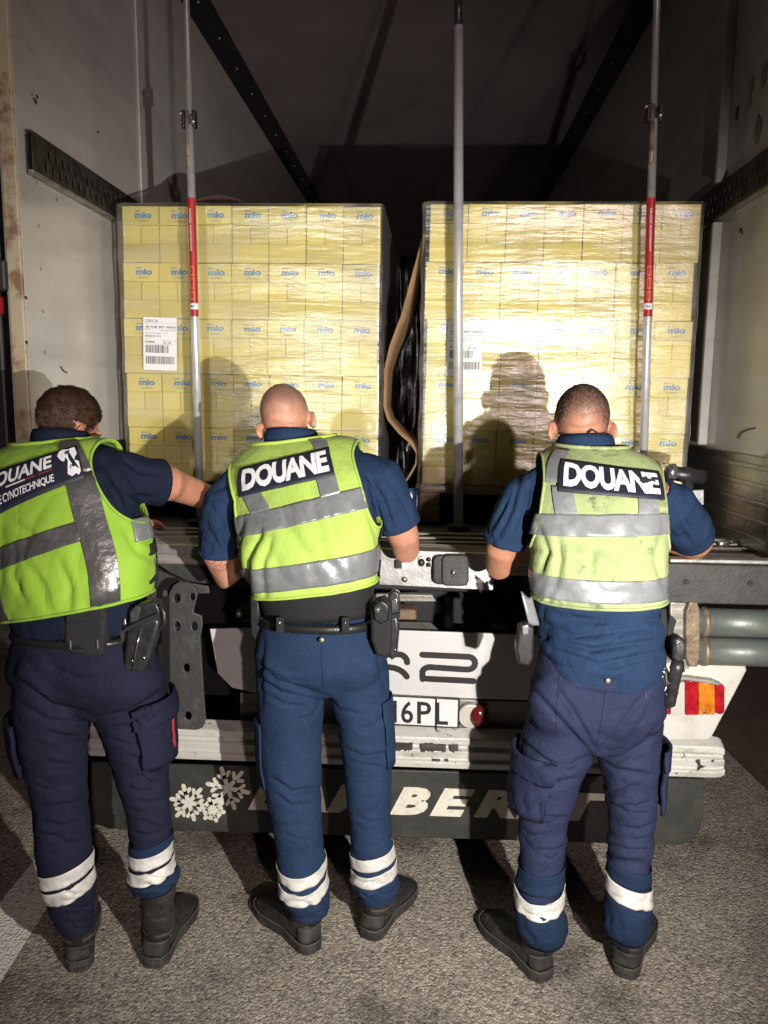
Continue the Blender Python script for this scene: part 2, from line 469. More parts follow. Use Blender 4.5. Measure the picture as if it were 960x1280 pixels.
def asphalt():
    m = bpy.data.materials.new('asphalt')
    m.use_nodes = True
    N, L = m.node_tree.nodes, m.node_tree.links
    b = N['Principled BSDF']
    b.inputs['Roughness'].default_value = .75
    geo = N.new('ShaderNodeNewGeometry')
    v1 = N.new('ShaderNodeTexVoronoi'); v1.inputs['Scale'].default_value = 165
    v2 = N.new('ShaderNodeTexVoronoi'); v2.inputs['Scale'].default_value = 92
    n1 = N.new('ShaderNodeTexNoise'); n1.inputs['Scale'].default_value = 3.0; n1.inputs['Detail'].default_value = 6
    for t in (v1, v2, n1): L.new(geo.outputs['Position'], t.inputs['Vector'])
    def ramp(src, pts):
        r = N.new('ShaderNodeValToRGB')
        el = r.color_ramp.elements
        el[0].position, el[0].color = pts[0][0], (*pts[0][1], 1)
        el[1].position, el[1].color = pts[-1][0], (*pts[-1][1], 1)
        for p, c in pts[1:-1]:
            e = el.new(p); e.color = (*c, 1)
        L.new(src, r.inputs[0])
        return r.outputs[0]
    sep = N.new('ShaderNodeSeparateColor'); L.new(v1.outputs['Color'], sep.inputs[0])
    sep2 = N.new('ShaderNodeSeparateColor'); L.new(v2.outputs['Color'], sep2.inputs[0])
    c1 = ramp(sep.outputs[0], [(0, (.07, .063, .056)), (.2, (.208, .182, .150)), (.75, (.352, .31, .257)), (1, (.60, .535, .45))])
    c2 = ramp(sep2.outputs[1], [(0, (.08, .072, .064)), (.5, (.28, .245, .203)), (1, (.475, .42, .35))])
    mx = N.new('ShaderNodeMix'); mx.data_type = 'RGBA'; mx.inputs['Factor'].default_value = .42
    L.new(c1, mx.inputs['A']); L.new(c2, mx.inputs['B'])
    dk = ramp(n1.outputs['Fac'], [(.33, (.45, .43, .42)), (.47, (.86, .85, .84)), (.7, (1.06, 1.05, 1.03))])
    ml = N.new('ShaderNodeMix'); ml.data_type = 'RGBA'; ml.blend_type = 'MULTIPLY'; ml.inputs['Factor'].default_value = 1
    L.new(mx.outputs['Result'], ml.inputs['A']); L.new(dk, ml.inputs['B'])
    L.new(ml.outputs['Result'], b.inputs['Base Color'])
    ad = N.new('ShaderNodeMath'); ad.operation = 'ADD'
    L.new(v1.outputs['Distance'], ad.inputs[0]); L.new(v2.outputs['Distance'], ad.inputs[1])
    bp = N.new('ShaderNodeBump'); bp.inputs['Strength'].default_value = .6; bp.inputs['Distance'].default_value = .005
    bp.invert = True
    L.new(ad.outputs[0], bp.inputs['Height']); L.new(bp.outputs[0], b.inputs['Normal'])
    MATS['asphalt'] = m
    # road paint over the same chippings, worn through
    m2 = m.copy(); m2.name = 'road_paint'
    N, L = m2.node_tree.nodes, m2.node_tree.links
    b = N['Principled BSDF']
    old = b.inputs['Base Color'].links[0].from_socket
    geo = N.new('ShaderNodeNewGeometry')
    t = N.new('ShaderNodeTexNoise'); t.inputs['Scale'].default_value = 90; t.inputs['Detail'].default_value = 6
    L.new(geo.outputs['Position'], t.inputs['Vector'])
    r = N.new('ShaderNodeMapRange'); r.inputs['From Min'].default_value = .56; r.inputs['From Max'].default_value = .66
    L.new(t.outputs['Fac'], r.inputs['Value'])
    x = N.new('ShaderNodeMix'); x.data_type = 'RGBA'
    x.inputs['A'].default_value = (.74, .71, .64, 1)
    L.new(r.outputs[0], x.inputs['Factor']); L.new(old, x.inputs['B'])
    L.new(x.outputs['Result'], b.inputs['Base Color'])
    b.inputs['Roughness'].default_value = .6
    MATS['road_paint'] = m2
asphalt()

def film_material():
    m = bpy.data.materials.new('film')
    m.use_nodes = True
    N, L = m.node_tree.nodes, m.node_tree.links
    for n in list(N):
        if n.type != 'OUTPUT_MATERIAL': N.remove(n)
    out = [n for n in N if n.type == 'OUTPUT_MATERIAL'][0]
    geo = N.new('ShaderNodeNewGeometry')
    def nz(scale, stretch, detail=4):
        mp = N.new('ShaderNodeMapping'); mp.inputs['Scale'].default_value = stretch
        L.new(geo.outputs['Position'], mp.inputs['Vector'])
        t = N.new('ShaderNodeTexNoise'); t.inputs['Scale'].default_value = scale; t.inputs['Detail'].default_value = detail
        L.new(mp.outputs[0], t.inputs['Vector'])
        return t.outputs['Fac']
    a = nz(9, (.7, 1, 5.0))
    c = nz(70, (1.0, 1, 1.6), 2)
    ad = N.new('ShaderNodeMath'); ad.operation = 'MULTIPLY_ADD'
    L.new(c, ad.inputs[0]); ad.inputs[1].default_value = .11; L.new(a, ad.inputs[2])
    bp = N.new('ShaderNodeBump'); bp.inputs['Strength'].default_value = .38; bp.inputs['Distance'].default_value = .012
    L.new(ad.outputs[0], bp.inputs['Height'])
    gl = N.new('ShaderNodeBsdfGlossy'); gl.inputs['Roughness'].default_value = .29
    gl.inputs['Color'].default_value = (1, 1, 1, 1)
    L.new(bp.outputs[0], gl.inputs['Normal'])
    tr = N.new('ShaderNodeBsdfTransparent')
    df = N.new('ShaderNodeBsdfDiffuse'); df.inputs['Color'].default_value = (.8, .8, .8, 1)
    fr = N.new('ShaderNodeFresnel'); fr.inputs['IOR'].default_value = 1.5
    k = N.new('ShaderNodeMath'); k.operation = 'MULTIPLY'; k.inputs[1].default_value = 2.6; k.use_clamp = True
    L.new(fr.outputs[0], k.inputs[0])
    hz = N.new('ShaderNodeMapRange'); hz.inputs['From Min'].default_value, hz.inputs['From Max'].default_value = .42, .68
    hz.inputs['To Min'].default_value, hz.inputs['To Max'].default_value = .04, .17
    L.new(nz(4, (1, 1, 3)), hz.inputs['Value'])
    m1 = N.new('ShaderNodeMixShader')
    L.new(hz.outputs[0], m1.inputs[0]); L.new(tr.outputs[0], m1.inputs[1]); L.new(df.outputs[0], m1.inputs[2])
    m2 = N.new('ShaderNodeMixShader')
    L.new(k.outputs[0], m2.inputs[0]); L.new(m1.outputs[0], m2.inputs[1]); L.new(gl.outputs[0], m2.inputs[2])
    L.new(m2.outputs[0], out.inputs['Surface'])
    MATS['film'] = m
film_material()
M = MATS
# ---------------------------------------------------------------- ground
XL, XR, ZF, ZR = -1.34, 1.14, 1.165, 3.82      # inside faces of the load box, its floor and roof
g = MB().add([(-150, -150, 0), (150, -150, 0), (150, 150, 0), (-150, 150, 0)], [(0, 1, 2, 3)])
tag(g.build('ground', M['asphalt']), kind='structure')
def marking(name, pts):
    o = MB().add([(x, y, .004) for x, y in pts], [tuple(range(len(pts)))]).build(name, M['road_paint'])
    tag(o, kind='structure')
a, b = G(-40, 1300), G(-40, 1160)
marking('road_marking', [(-1.385, 1.6), (-1.18, 1.6), (-1.305, 3.0), (-1.435, 3.0)])
marking('road_marking', [(-1.32, 3.2), (-1.45, 3.2), (-1.62, 5.2), (-1.48, 5.2)])

pv = [G(872, 905), G(985, 1012)]
mat('pavement', (.11, .075, .055), .8, col2=(.075, .05, .038), vscale=5, bump=.3, bscale=40)
dv = (pv[1] - pv[0]).normalized()
q0, q1 = pv[0] - dv * 14, pv[1] + dv * 3
nr = Vector((-dv.y, dv.x, 0))
if nr.x < 0: nr = -nr
tag(MB().add([q0, q1, q1 + nr * 9, q0 + nr * 9] + [p + Vector((0, 0, .03)) for p in (q0, q1, q1 + nr * 9, q0 + nr * 9)],
             [(4, 5, 6, 7), (0, 1, 5, 4), (1, 2, 6, 5), (2, 3, 7, 6), (3, 0, 4, 7)]).build('pavement', M['pavement'], bevel=.006), kind='structure')
# ---------------------------------------------------------------- the trailer
YB = 2.55
T = empty('box_trailer', (-.1, 2.6, 0), 'open rear of a dirty white box trailer with dark bumper flap', 'trailer')
def wall(name, x0, x1, m):
    mb = MB().box(((x0 + x1) / 2, 7.8, 2.46), (abs(x1 - x0), 10.5, 2.78))
    return mb.build(name, m, T)
wl_ = wall('side_wall', XL - .06, XL, M['grp'])
wr_ = wall('side_wall', XR, XR + .06, M['grp'])
MB().box((-.1, 7.8, ZR + .04), (2.6, 10.5, .08)).build('roof', M['grp_roof'], T)
MB().box((-.1, 13.0, 2.46), (2.48, .06, 2.7)).build('front_wall', M['grp_roof'], T)
fl = MB().box((-.1, 7.86, ZF - .05), (2.476, 10.3, .10)).build('load_floor', M['floor'], T, bevel=.004)
# raised seam strips on the walls and coving along the roof
for z0, z1 in ((1.51, 2.395), (2.545, 3.71)):
    MB().box((XR - .019, 3.30, (z0 + z1) / 2), (.038, .03, z1 - z0)).build('wall_profile', M['grp'], wr_, bevel=.006)
MB().box((XL + .004, 3.66, 3.1), (.008, .07, 1.1)).build('seam_strip', M['grp'], wl_, bevel=.003)
for x, s, par in ((XL, 1, wl_), (XR, -1, wr_)):
    mb = MB().add([(x, 2.56, ZR - .10), (x, 13, ZR - .10), (x + s * .10, 13, ZR), (x + s * .10, 2.56, ZR),
                   (x, 2.56, ZR), (x, 13, ZR)], [(0, 1, 2, 3), (0, 3, 4), (1, 5, 2), (3, 2, 5, 4), (0, 4, 5, 1)])
    mb.build('roof_coving', M['dark_paint'], par)
    # rivets along the coving
    mb = MB()
    for k in range(14):
        mb.ball((x + s * .055, 4.0 + k * .42, ZR - .047), .007, nu=8, nv=5)
    tag(mb.build('rivets', M['alu'], par), kind='stuff')
# perforated load rails
def rail(x, s, y0, y1, par):
    z0, z1 = 2.40, 2.53
    holes = []
    n = int((y1 - y0 - .1) / .05)
    for k in range(n):
        y = y0 + .09 + k * .05
        holes.append(circle(y, 2.446, .011, 8, .017))
        holes.append(circle(y + .025, 2.490, .011, 8, .017))
    plate('load_rail', [(y0, z0 + .02), (y1, z0 + .02), (y1, z1), (y0, z1)], holes,
          lambda a, b, w: Vector((x + s * (.024 - w), a, b)), .004, M['rail'], par, bevel=.0008)
    MB().box((x + s * .003, (y0 + y1) / 2, 2.465), (.006, y1 - y0, .125)).build('rail_back', M['dark_paint'], par)
    MB().box((x + s * .012, (y0 + y1) / 2, z0 + .009), (.024, y1 - y0, .016)).build('rail_lip', M['alu_dull'], par, bevel=.003)
    MB().box((x + s * .0115, (y0 + y1) / 2, z1 + .006), (.021, y1 - y0, .008)).build('rail_lip', M['rail'], par, bevel=.002)
rail(XL, 1, 2.60, 4.6, wl_)
rail(XR, -1, 2.60, 4.6, wr_)
# ridged kick plates low on both walls
for x, s, par in ((XL, 1, wl_), (XR, -1, wr_)):
    MB().box((x + s * .006, 3.6, 1.335), (.012, 2.0, .33)).build('kick_plate', M['kick'], par, bevel=.002)
    for k in range(5):
        MB().box((x + s * .015, 3.6, 1.215 + k * .062), (.006, 1.98, .016)).build('kick_ridge', M['kick'], par, bevel=.0025)
    MB().box((x + s * .012, 2.60, 1.335), (.022, .03, .35)).build('kick_end', M['rail'], par, bevel=.004)
# peeled stickers and scrapes on the right wall
rnd = random.Random(3)
for (px, py, w, h, m) in ((936, 128, .055, .07, 'grp_roof'), (948, 160, .06, .10, 'alu_dull'), (922, 140, .03, .05, 'rail'), (940, 105, .05, .05, 'alu_dull'),
                          (955, 95, .05, .12, 'alu_dull')):
    c = PX(px, py, XR)
    pts = [(c.y + w * math.cos(k * .7) * rnd.uniform(.35, .6), c.z + h * math.sin(k * .7) * rnd.uniform(.35, .6)) for k in range(9)]
    plate('sticker_remnant', pts, [], lambda a, b, w_: Vector((XR - .0025 + w_, a, b)), .002, M[m], wr_, bevel=0)
for pts in (((923, 548), (926, 541), (934, 537), (944, 535)), ((928, 293), (926, 285), (924, 291)), ((76, 458), (79, 463), (84, 466))):
    x = XR - .003 if pts[0][0] > 480 else XL + .003
    MB().tube([PX(a, b, x) for a, b in pts], .0025, 6).build('scratch', M['black_rubber'], wr_ if x > 0 else wl_)
mb = MB()
for px, py, r in ((42, 124, .006), (44, 127, .009), (46, 121, .007), (122, 165, .006), (32, 372, .006), (33, 428, .006), (70, 250, .004)):
    c = PX(px, py, XL)
    mb.ball((XL + .001, c.y, c.z), (.004, r, r), nu=8, nv=6)
tag(mb.build('dirt_spots', M['black_rubber'], wl_), kind='stuff')
for k in range(16):
    c = Vector((XL + .001, 2.66, 1.55 + k * .14))
    MB().ball(c, (.004, .006, .006), None, 8, 6).build('wall_rivet', M['alu_dull'], wl_, smooth=True)
# rear frame posts, hinge side doors folded back
MB().box((XL - .028, 2.565, 2.5), (.052, .05, 2.75)).build('rear_post', M['post'], T, bevel=.006)
MB().box((XR + .032, 2.56, 2.5), (.06, .05, 2.75)).build('rear_post', M['alu'], T, bevel=.006)
for k in range(4):
    z = 1.45 + k * .62
    MB().box((XL - .075, 2.57, z), (.05, .09, .10)).build('door_hinge', M['dark_paint'], T, bevel=.01)
dr = MB().box((XL - .14, 3.2, 2.5), (.05, 1.2, 2.7)).build('door', M['dark_paint'], T, bevel=.008)
MB().tube([(XL - .105, 2.68, 1.25), (XL - .105, 2.68, 3.7)], .017, 10).build('lock_rod', M['alu_dull'], dr, smooth=True)
MB().box((XL - .125, 2.585, 2.22), (.05, .03, .22)).build('lock_cam', M['alu'], dr, bevel=.006)
MB().box((XL - .125, 2.585, 1.98), (.05, .03, .06)).build('lock_cam', M['sticker_red'], dr, bevel=.006)

# rear sill, grooved aluminium, runs the width of the box and drops a little to the right
def sill(name, dy, dz, d, h, m, par=T, xa=-1.36, xb=1.16, bevel=.004):
    f = lambda x: 1.188 - .010 * (x + 1.0)
    mb = MB()
    mb.bar((xa, YB + dy, f(xa) + dz), (xb, YB + dy, f(xb) + dz), h, d)
    return mb.build(name, m, par, bevel=bevel)
S0 = sill('rear_sill', .06, -.035, .16, .06, M['alu_dull'])
for k in range(5):
    sill('sill_ridge', .0 + k * .03, -.001, .012, .014, M['alu_dull'], S0)
sill('sill_lip', -.024, -.012, .014, .034, M['alu'], S0)
sill('cross_beam', .12, -.11, .06, .09, M['void_shade'], bevel=.006)  # blackened to sink into the shade under the bed
# floor rails just inside
for k in range(3):
    MB().box((-.1, 2.77 + k * .09, ZF + .006), (2.44, .03, .012)).build('floor_strip', M['alu_dull'], T, bevel=.004)
# olive panel under the left end of the sill with its sloping lower edge
pxplate('rear_apron', [(120, 690), (330, 694), (330, 735), (272, 732), (236, 727), (212, 716), (190, 700), (120, 700)], 2.555, .02, M['flap'], T)
pxplate('wing_plate', [(150, 690), (196, 712), (232, 728), (260, 733), (262, 742), (215, 742), (150, 770)], 2.565, .012, M['bracket'], T)
# right: dark beam over two lift cylinders
bm_ = pxplate('lift_beam', [(800, 704), (990, 708), (990, 758), (846, 754), (800, 750)], 2.46, .07, M['black_rubber'], T, bevel=.005)
for a, b in ((858, 727), (938, 729)):
    c = P(a, b, 2.458)
    MB().tube([c, c + Vector((0, -.006, 0))], .009, 8).build('bolt', M['black_plastic'], bm_)
MB().bar(P(835, 699, 2.45), P(990, 702, 2.45), .012, .05).build('beam_edge', M['alu'], bm_, bevel=.003)
for py in (777, 813):
    a, b = P(868, py, 2.50), P(1010, py + 4, 2.50)
    cy = MB().tube([a, b], .0465, 28).build('lift_cylinder', M['cylinder'], T, smooth=True)
    MB().tube([a + Vector((.02, 0, 0)), a + Vector((.036, 0, 0))], .0495, 28).build('cylinder_ring', M['flange'], cy, smooth=True)
pxplate('cylinder_flange', [(862, 752), (872, 752), (876, 765), (876, 822), (872, 834), (862, 834), (857, 822), (857, 765)], 2.452, .03, M['flange'], T, bevel=.006)
pxplate('cylinder_bracket', [(838, 752), (862, 752), (862, 836), (846, 838), (838, 800)], 2.475, .03, M['alu_dull'], T, bevel=.004)
# control panel of the tail lift
cp = pxplate('control_panel', [(474, 686), (560, 690), (617, 693), (617, 738), (474, 731)], 2.505, .025, M['alu'], T, bevel=.002)
def small(name, pts, m, Y=2.49, d=.014, par=cp, bevel=.002): return pxplate(name, pts, Y, d, m, par, bevel=bevel)
small('control_cover', rrect(541, 694, 573, 731, 8), M['black_plastic'], 2.478, .026, bevel=.005)
small('control_lid', rrect(552, 694, 586, 733, 7), M['black_rubber'], 2.468, .036, bevel=.006)
small('knob_plate', rrect(564, 711, 574, 722, 2), M['ink_black'], 2.4655, .003, bevel=.0006)
c = P(567, 715, 2.466)
MB().tube([c, c + Vector((0, -.012, 0))], [.008, .006], 12).build('lock_knob', M['steel'], cp, smooth=True)
small('switch_plate', rrect(523, 695, 541, 709, 4), M['alu'], 2.498, .008)
c = P(527, 703, 2.498)
MB().ball(c, (.011, .012, .013)).build('push_button', M['black_plastic'], cp, smooth=True)
for py in (699, 705.5):
    c = P(536, py, 2.497)
    MB().tube([c, c + Vector((0, -.008, 0))], .0075, 12).build('button', M['black_plastic'], cp, smooth=True)
c = P(506, 724, 2.504)
MB().tube([c, c + Vector((0, -.005, 0))], .010, 12).build('screw', M['brass'], cp, smooth=True)
small('toggle', rrect(494, 700, 500, 711, 1.5), M['black_plastic'], 2.49, .014)
small('toggle', rrect(502, 701, 510, 712, 2), M['paper'], 2.488, .016)
small('warning_tab', [(588, 724), (607, 722), (607, 729), (590, 729)], M['paper'], 2.498, .008)
small('warning_tab', rrect(583, 727, 590, 733, 1), M['letter_cream'], 2.497, .008)
# chassis rails before a black sheet painted as unlit void, bits of wood and metal lodged in it
MB().box((-.1, 2.98, .80), (2.3, .04, .62)).build('void_back', M['void_shade'], T)
for x in (-.55, .35):
    MB().box((x, 2.80, .82), (.09, .36, .24)).build('chassis_rail', M['dark_paint'], T, bevel=.006)
pxplate('cross_member', [(470, 742), (540, 744), (545, 752), (470, 752)], 2.66, .05, M['alu_dull'], T, bevel=.003)
MB().box(P(508, 768, 2.75), (.075, .09, .06)).build('wedge_block', M['brown_block'], T, bevel=.012)
pxplate('step_plate', [(470, 777), (538, 778), (556, 796), (470, 796)], 2.63, .02, M['flap'], T, bevel=.003)
pxplate('catch_plate', [(616, 781), (634, 782), (634, 787), (616, 786)], 2.60, .01, M['alu_dull'], T, bevel=.001)
# white board with the code
pb = pxplate('code_board', [(262, 786), (350, 784), (500, 788), (748, 797), (752, 878), (500, 871), (318, 866), (290, 860), (272, 842)],
             2.555, .012, M['panel_white'], T, bevel=.003)
def stroke(name, pts, r, par, m, Y):
    """a flat round-ended pen stroke through photograph points"""
    c = [Vector((P(a, b, Y).x, P(a, b, Y).z)) for a, b in pts]
    L_, R_ = [], []
    for i, p in enumerate(c):
        t = (c[min(i + 1, len(c) - 1)] - c[max(i - 1, 0)]).normalized()
        n = Vector((-t.y, t.x)) * r
        L_.append(p + n); R_.append(p - n)
    def capa(p, frm):
        a0 = math.atan2(frm.y - p.y, frm.x - p.x)
        return [(p.x + r * math.cos(a0 - math.pi * k / 6), p.y + r * math.sin(a0 - math.pi * k / 6)) for k in range(1, 6)]
    out = [tuple(p) for p in L_] + capa(c[-1], L_[-1]) + [tuple(p) for p in reversed(R_)] + capa(c[0], R_[0])
    return plate(name, out, [], upright(Y), .0015, m, par, bevel=0)
def arc(cx, cy, r, a0, a1, n=8, ry=None):
    return [(cx + r * math.cos(R(a0 + (a1 - a0) * k / n)), cy + (ry or r) * math.sin(R(a0 + (a1 - a0) * k / n))) for k in range(n + 1)]
INK = M['ink_black']
stroke('code_mark', [(528, 818.5), (583, 821)] + arc(585, 829, 9, -80, 80, 8, 8) + [(582, 837), (537, 834)] + arc(537, 841, 9, -100, -190, 4, 7)
       + [(528.5, 849)], .0105, pb, INK, 2.5525)
stroke('code_mark', [(533, 848.5), (592, 851.5)], .0105, pb, INK, 2.5519)
stroke('code_mark', [(462, 822), (490, 818)] + arc(498, 828, 11, -90, 0, 5, 10), .0105, pb, INK, 2.5525)
stroke('code_mark', [(462, 836), (482, 834)] + arc(484, 852, 26, -85, -20, 5, 18), .0105, pb, INK, 2.5525)
# number plate
npl = pxplate('number_plate', [(420, 865), (575, 873), (574, 911), (420, 903)], 2.535, .006, M['black_plastic'], T, bevel=.001)
pxplate('plate_face', [(422, 867.5), (572.5, 875.2), (571.5, 908.8), (422, 901)], 2.5335, .002, M['plate_white'], npl, bevel=0)
for s, x0, x1 in (('1', 490.5, 496), ('6', 501.5, 516.5), ('P', 521.5, 539), ('L', 545, 560)):
    def pl(u, v, x0=x0, x1=x1):
        x = x0 + (x1 - x0) * u
        return P(x, 903.5 + (x - 500) * .045 - 27.5 * v, 2.5325)
    lettering('plate_character', s, pl, INK, npl, offset=.012, solid=.0008)
MB().tube([P(545.5, 872, 2.526), P(545.5, 918, 2.520)], .0022, 6).build('plate_wire', M['black_plastic'], npl)
# plate surround with a small round lamp
pxplate('plate_carrier', [(300, 866), (752, 880), (752, 915), (300, 905)], 2.57, .02, M['alu_dull'], T, bevel=.003)
c = P(594, 893, 2.56)
lm = MB().tube([c + Vector((-.016, .005, 0)), c + Vector((-.016, -.022, 0))], .043, 24, squash=1.0).build('marker_lamp', M['lens_clear'], T, smooth=False, bevel=.004)
MB().ball(c + Vector((.012, -.012, 0)), (.034, .028, .042)).build('marker_lens', M['lens_dark'], lm, smooth=True)
# bumper: stepped profile
pr = [(.0, -.062), (-.018, -.062), (-.020, -.040), (-.008, -.034), (-.010, -.004), (.004, .004), (.004, .014), (-.006, .018), (-.004, .040), (.040, .062), (.05, -.062)]
ca, cb = P(112, 921, 2.50), P(905, 948, 2.50)
rings = []
for p, k in ((ca, .94), (ca + Vector((.012, 0, 0)), 1), (cb - Vector((.035, 0, 0)), 1), (cb - Vector((.012, 0, 0)), .93), (cb, .82)):
    rings.append([p + Vector((0, a, b * k)) for a, b in pr])
bu = MB().loft(rings).build('bumper', M['bumper'], T, bevel=.003)
for x in (-.65, .45):
    MB().box((x, 2.60, .50), (.07, .16, .10)).build('bumper_stay', M['dark_paint'], bu, bevel=.005)
# torn reflective tape on the bumper
mb = MB()
rnd = random.Random(5)
for xs, y0, h, n in ((490, 933, 12, 16), (540, 950, 8, 4)):
    for k in range(n):
        if rnd.random() < .15: continue
        x = xs + k * 5.2
        yb = y0 + (x - 490) * .04
        q = [(x, yb - h * rnd.uniform(.38, .52)), (x + 5, yb - h * rnd.uniform(.38, .52)), (x + 5, yb + h * rnd.uniform(.25, .5)), (x, yb + h * rnd.uniform(.25, .5))]
        mb.add([P(a, b, 2.4835) for a, b in q], [(0, 1, 2, 3)])
tag(mb.build('torn_tape', M['kick'], bu), kind='stuff')
for q in ([(870, 951), (875, 949), (876, 956), (883, 958), (875, 961), (871, 965), (874, 957)], [(890, 951), (894, 949), (891, 954)], [(843, 966), (848, 966), (846, 968)]):
    MB().add([P(a, b, 2.4775) for a, b in q], [tuple(range(len(q)))]).build('chipped_paint', M['flap'], bu)
# spray flap with letters and snowflakes
def fp(x): return 1033 + (x - 112) * .032
fo = [(112, 950), (880, 972), (880, fp(880) - 34)] + [(852 + 28 * math.sin(R(90 - k * 15)), fp(862) - 34 + 34 * (1 - math.cos(R(k * 15))) + 0) for k in range(0, 0)]
fo = [(114, 952), (880, 974), (879, 1022), (874, 1040), (864, 1052), (848, 1057), (500, 1046.5), (135, 1036), (120, 1030), (114, 1018)]
fl_ = pxplate('spray_flap', fo, 2.575, .014, M['flap'], T, bevel=.003)
LT = [('L', 310, 352), ('A', 352, 408), ('M', 408, 484), ('B', 487, 538), ('E', 537, 594), ('R', 592, 644), ('E', 644, 700), ('T', 704, 760)]
for s, x0, x1 in LT:
    def pl(u, v, x0=x0, x1=x1):
        x = x0 + (x1 - x0) * u
        return P(x, 1018 + (x - 490) * .034 - 35 * v, 2.5735)
    lettering('flap_letter', s, pl, M['letter_cream'], fl_, offset=.055, shear=.32, solid=.0012)
for cx, cy, r in ((236, 1003, 22), (285, 985, 26), (266, 1012, 14)):
    mb = MB()
    for k in range(6):
        a0 = R(60 * k + 12)
        d = Vector((math.cos(a0), math.sin(a0)))
        def flat(p, q, w):
            p, q = Vector(p), Vector(q)
            t = (q - p).normalized()
            n = Vector((-t.y, t.x)) * w
            rnd_ = [q + n * math.cos(R(g)) + t * w * math.sin(R(g)) for g in (0, 45, 90, 135, 180)]
            mb.add([P(*(cx + e.x, cy + e.y), 2.5735 - .0006 * k) for e in [p + n] + rnd_ + [p - n]], [tuple(range(7))])
        flat((0, 0), d * r, 2.6)
        for sg in (-1, 1):
            a1 = a0 + sg * R(52)
            e = Vector((math.cos(a1), math.sin(a1)))
            flat(d * r * .5, d * r * .5 + e * r * .36, 2.3)
    mb.build('snowflake', M['letter_cream'], fl_, solid=.0015)
# hanging steel bracket with holes on the left
br = pxplate('hanging_bracket', [(211, 742), (216, 732), (224, 727), (236, 728), (243, 735), (247, 742), (243, 758), (241, 766), (252, 770), (253, 782), (250, 796),
                                 (254, 860), (257, 900), (253, 910), (244, 913), (216, 911), (212, 880)], 2.44, .012, M['bracket'], T,
             [circle(221, 748, 4, 10, 6), circle(240.5, 746, 3, 10, 5), circle(221.5, 783, 3.4, 10, 6), circle(243, 783, 3.4, 10, 6), circle(233, 835, 4, 10, 5.5),
              circle(235, 895, 4.2, 10, 5.5)], bevel=.003)
MB().box(P(233, 800, 2.50), (.04, .09, .12)).build('bracket_mount', M['dark_paint'], br)
pxplate('latch_arm', [(296, 760), (308, 752), (318, 756), (322, 775), (304, 778), (296, 770)], 2.50, .03, M['rail'], T, bevel=.004)
c = P(300, 766, 2.50)
MB().tube([c, c + Vector((0, -.02, 0))], .010, 10).build('latch_bolt', M['brass'], T, smooth=True)
# right lamp housing
hs = pxplate('lamp_housing', [(800, 828), (850, 829), (932, 832), (934, 838), (890, 922), (886, 926), (800, 926)], 2.49, .10, M['white_paint'], T, bevel=.006)
x0, x1, x2, x3, x4, x5 = 822, 838, 856, 873, 894, 904
def lens(name, xa, xb, ya, yb, m, r=1.0):
    return pxplate(name, rrect(xa, ya, xb, yb, r), 2.466, .028, m, hs, bevel=.0022)
pxplate('lamp_shade', [(820, 845), (862, 847), (892, 851), (902, 855), (898, 857), (862, 851), (820, 849)], 2.462, .03, M['alu_dull'], hs, bevel=.003)
lens('lamp_lens', 800, 838.2, 886, 893.5, M['lens_red'])
lens('lamp_lens', 800, 838.2, 856, 885.6, M['lens_red'])
lens('lamp_lens', 838.6, 856.2, 853, 893.8, M['lens_clear'])
lens('lamp_lens', 856.6, 873.2, 851, 894, M['lens_red'])
lens('lamp_lens', 873.6, 893.8, 854, 893.6, M['lens_amber'])
lens('lamp_lens', 894.0, 906, 855, 893, M['lens_red'], 5.5)
c = P(880, 889, 2.467)
MB().tube([c, c + Vector((0, -.004, 0))], .006, 10).build('lamp_screw', M['steel'], hs, smooth=True)

# ---------------------------------------------------------------- cargo
YC = 3.20
TILT = R(.35)
CW, CH, CD = .1497, .2215, .38
def carton_meshes():
    body = MB().box((0, CD / 2 + .008, CH / 2), (CW - .002, CD, CH - .002)).mesh('carton')
    low = MB().box((0, .004, CH * .16), (CW - .003, .012, CH * .318)).mesh('tray_front')
    flap = MB().box((0, .006, 0), (CW / 2 - .003, .010, CH * .328)).mesh('flap')
    pts = [(-CW / 2 + .0025, CH - .004), (-CW / 2 + .0025, CH * .685)] + [(-CW / 2 + .010, CH * .66), (CW / 2 - .010, CH * .66), (CW / 2 - .0025, CH * .685), (CW / 2 - .0025, CH - .004)]
    top = MB()
    n = len(pts)
    top.add([(x, -.002, z) for x, z in pts] + [(x, .010, z) for x, z in pts], [tuple(range(n)), tuple(range(2 * n - 1, n - 1, -1))] +
            [(i, i + n, (i + 1) % n + n, (i + 1) % n) for i in range(n)])
    top = top.mesh('lid_front')
    uv, fs, a = text_mesh('mio', .045, 0, 1.0)
    logo = MB().add([(-.022 + .068 * u, -.0032, CH * .775 + .024 * v) for u, v in uv], fs)
    uv, fs, a = text_mesh('latte', .02, 0, 1.0)
    logo.add([(-.021 + .022 * u, -.0032, CH * .888 + .007 * v) for u, v in uv], fs)
    logo = logo.mesh('logo')
    uv, fs, a = text_mesh('CLASSICO', .0, 0, 1.0)
    sub = MB().add([(-.012 + .046 * u, -.0032, CH * .708 + .009 * v) for u, v in uv], fs).mesh('logo_line')
    return body, low, flap, top, logo, sub
CM = carton_meshes()
CMAT = ('carton', 'carton', 'carton', 'carton', 'logo_blue', 'logo_grey')
for me, m in zip(CM, CMAT):
    me.materials.append(M[m])
CPART = ('carton', 'tray_front', 'flap', 'lid_front', 'logo', 'logo_line')
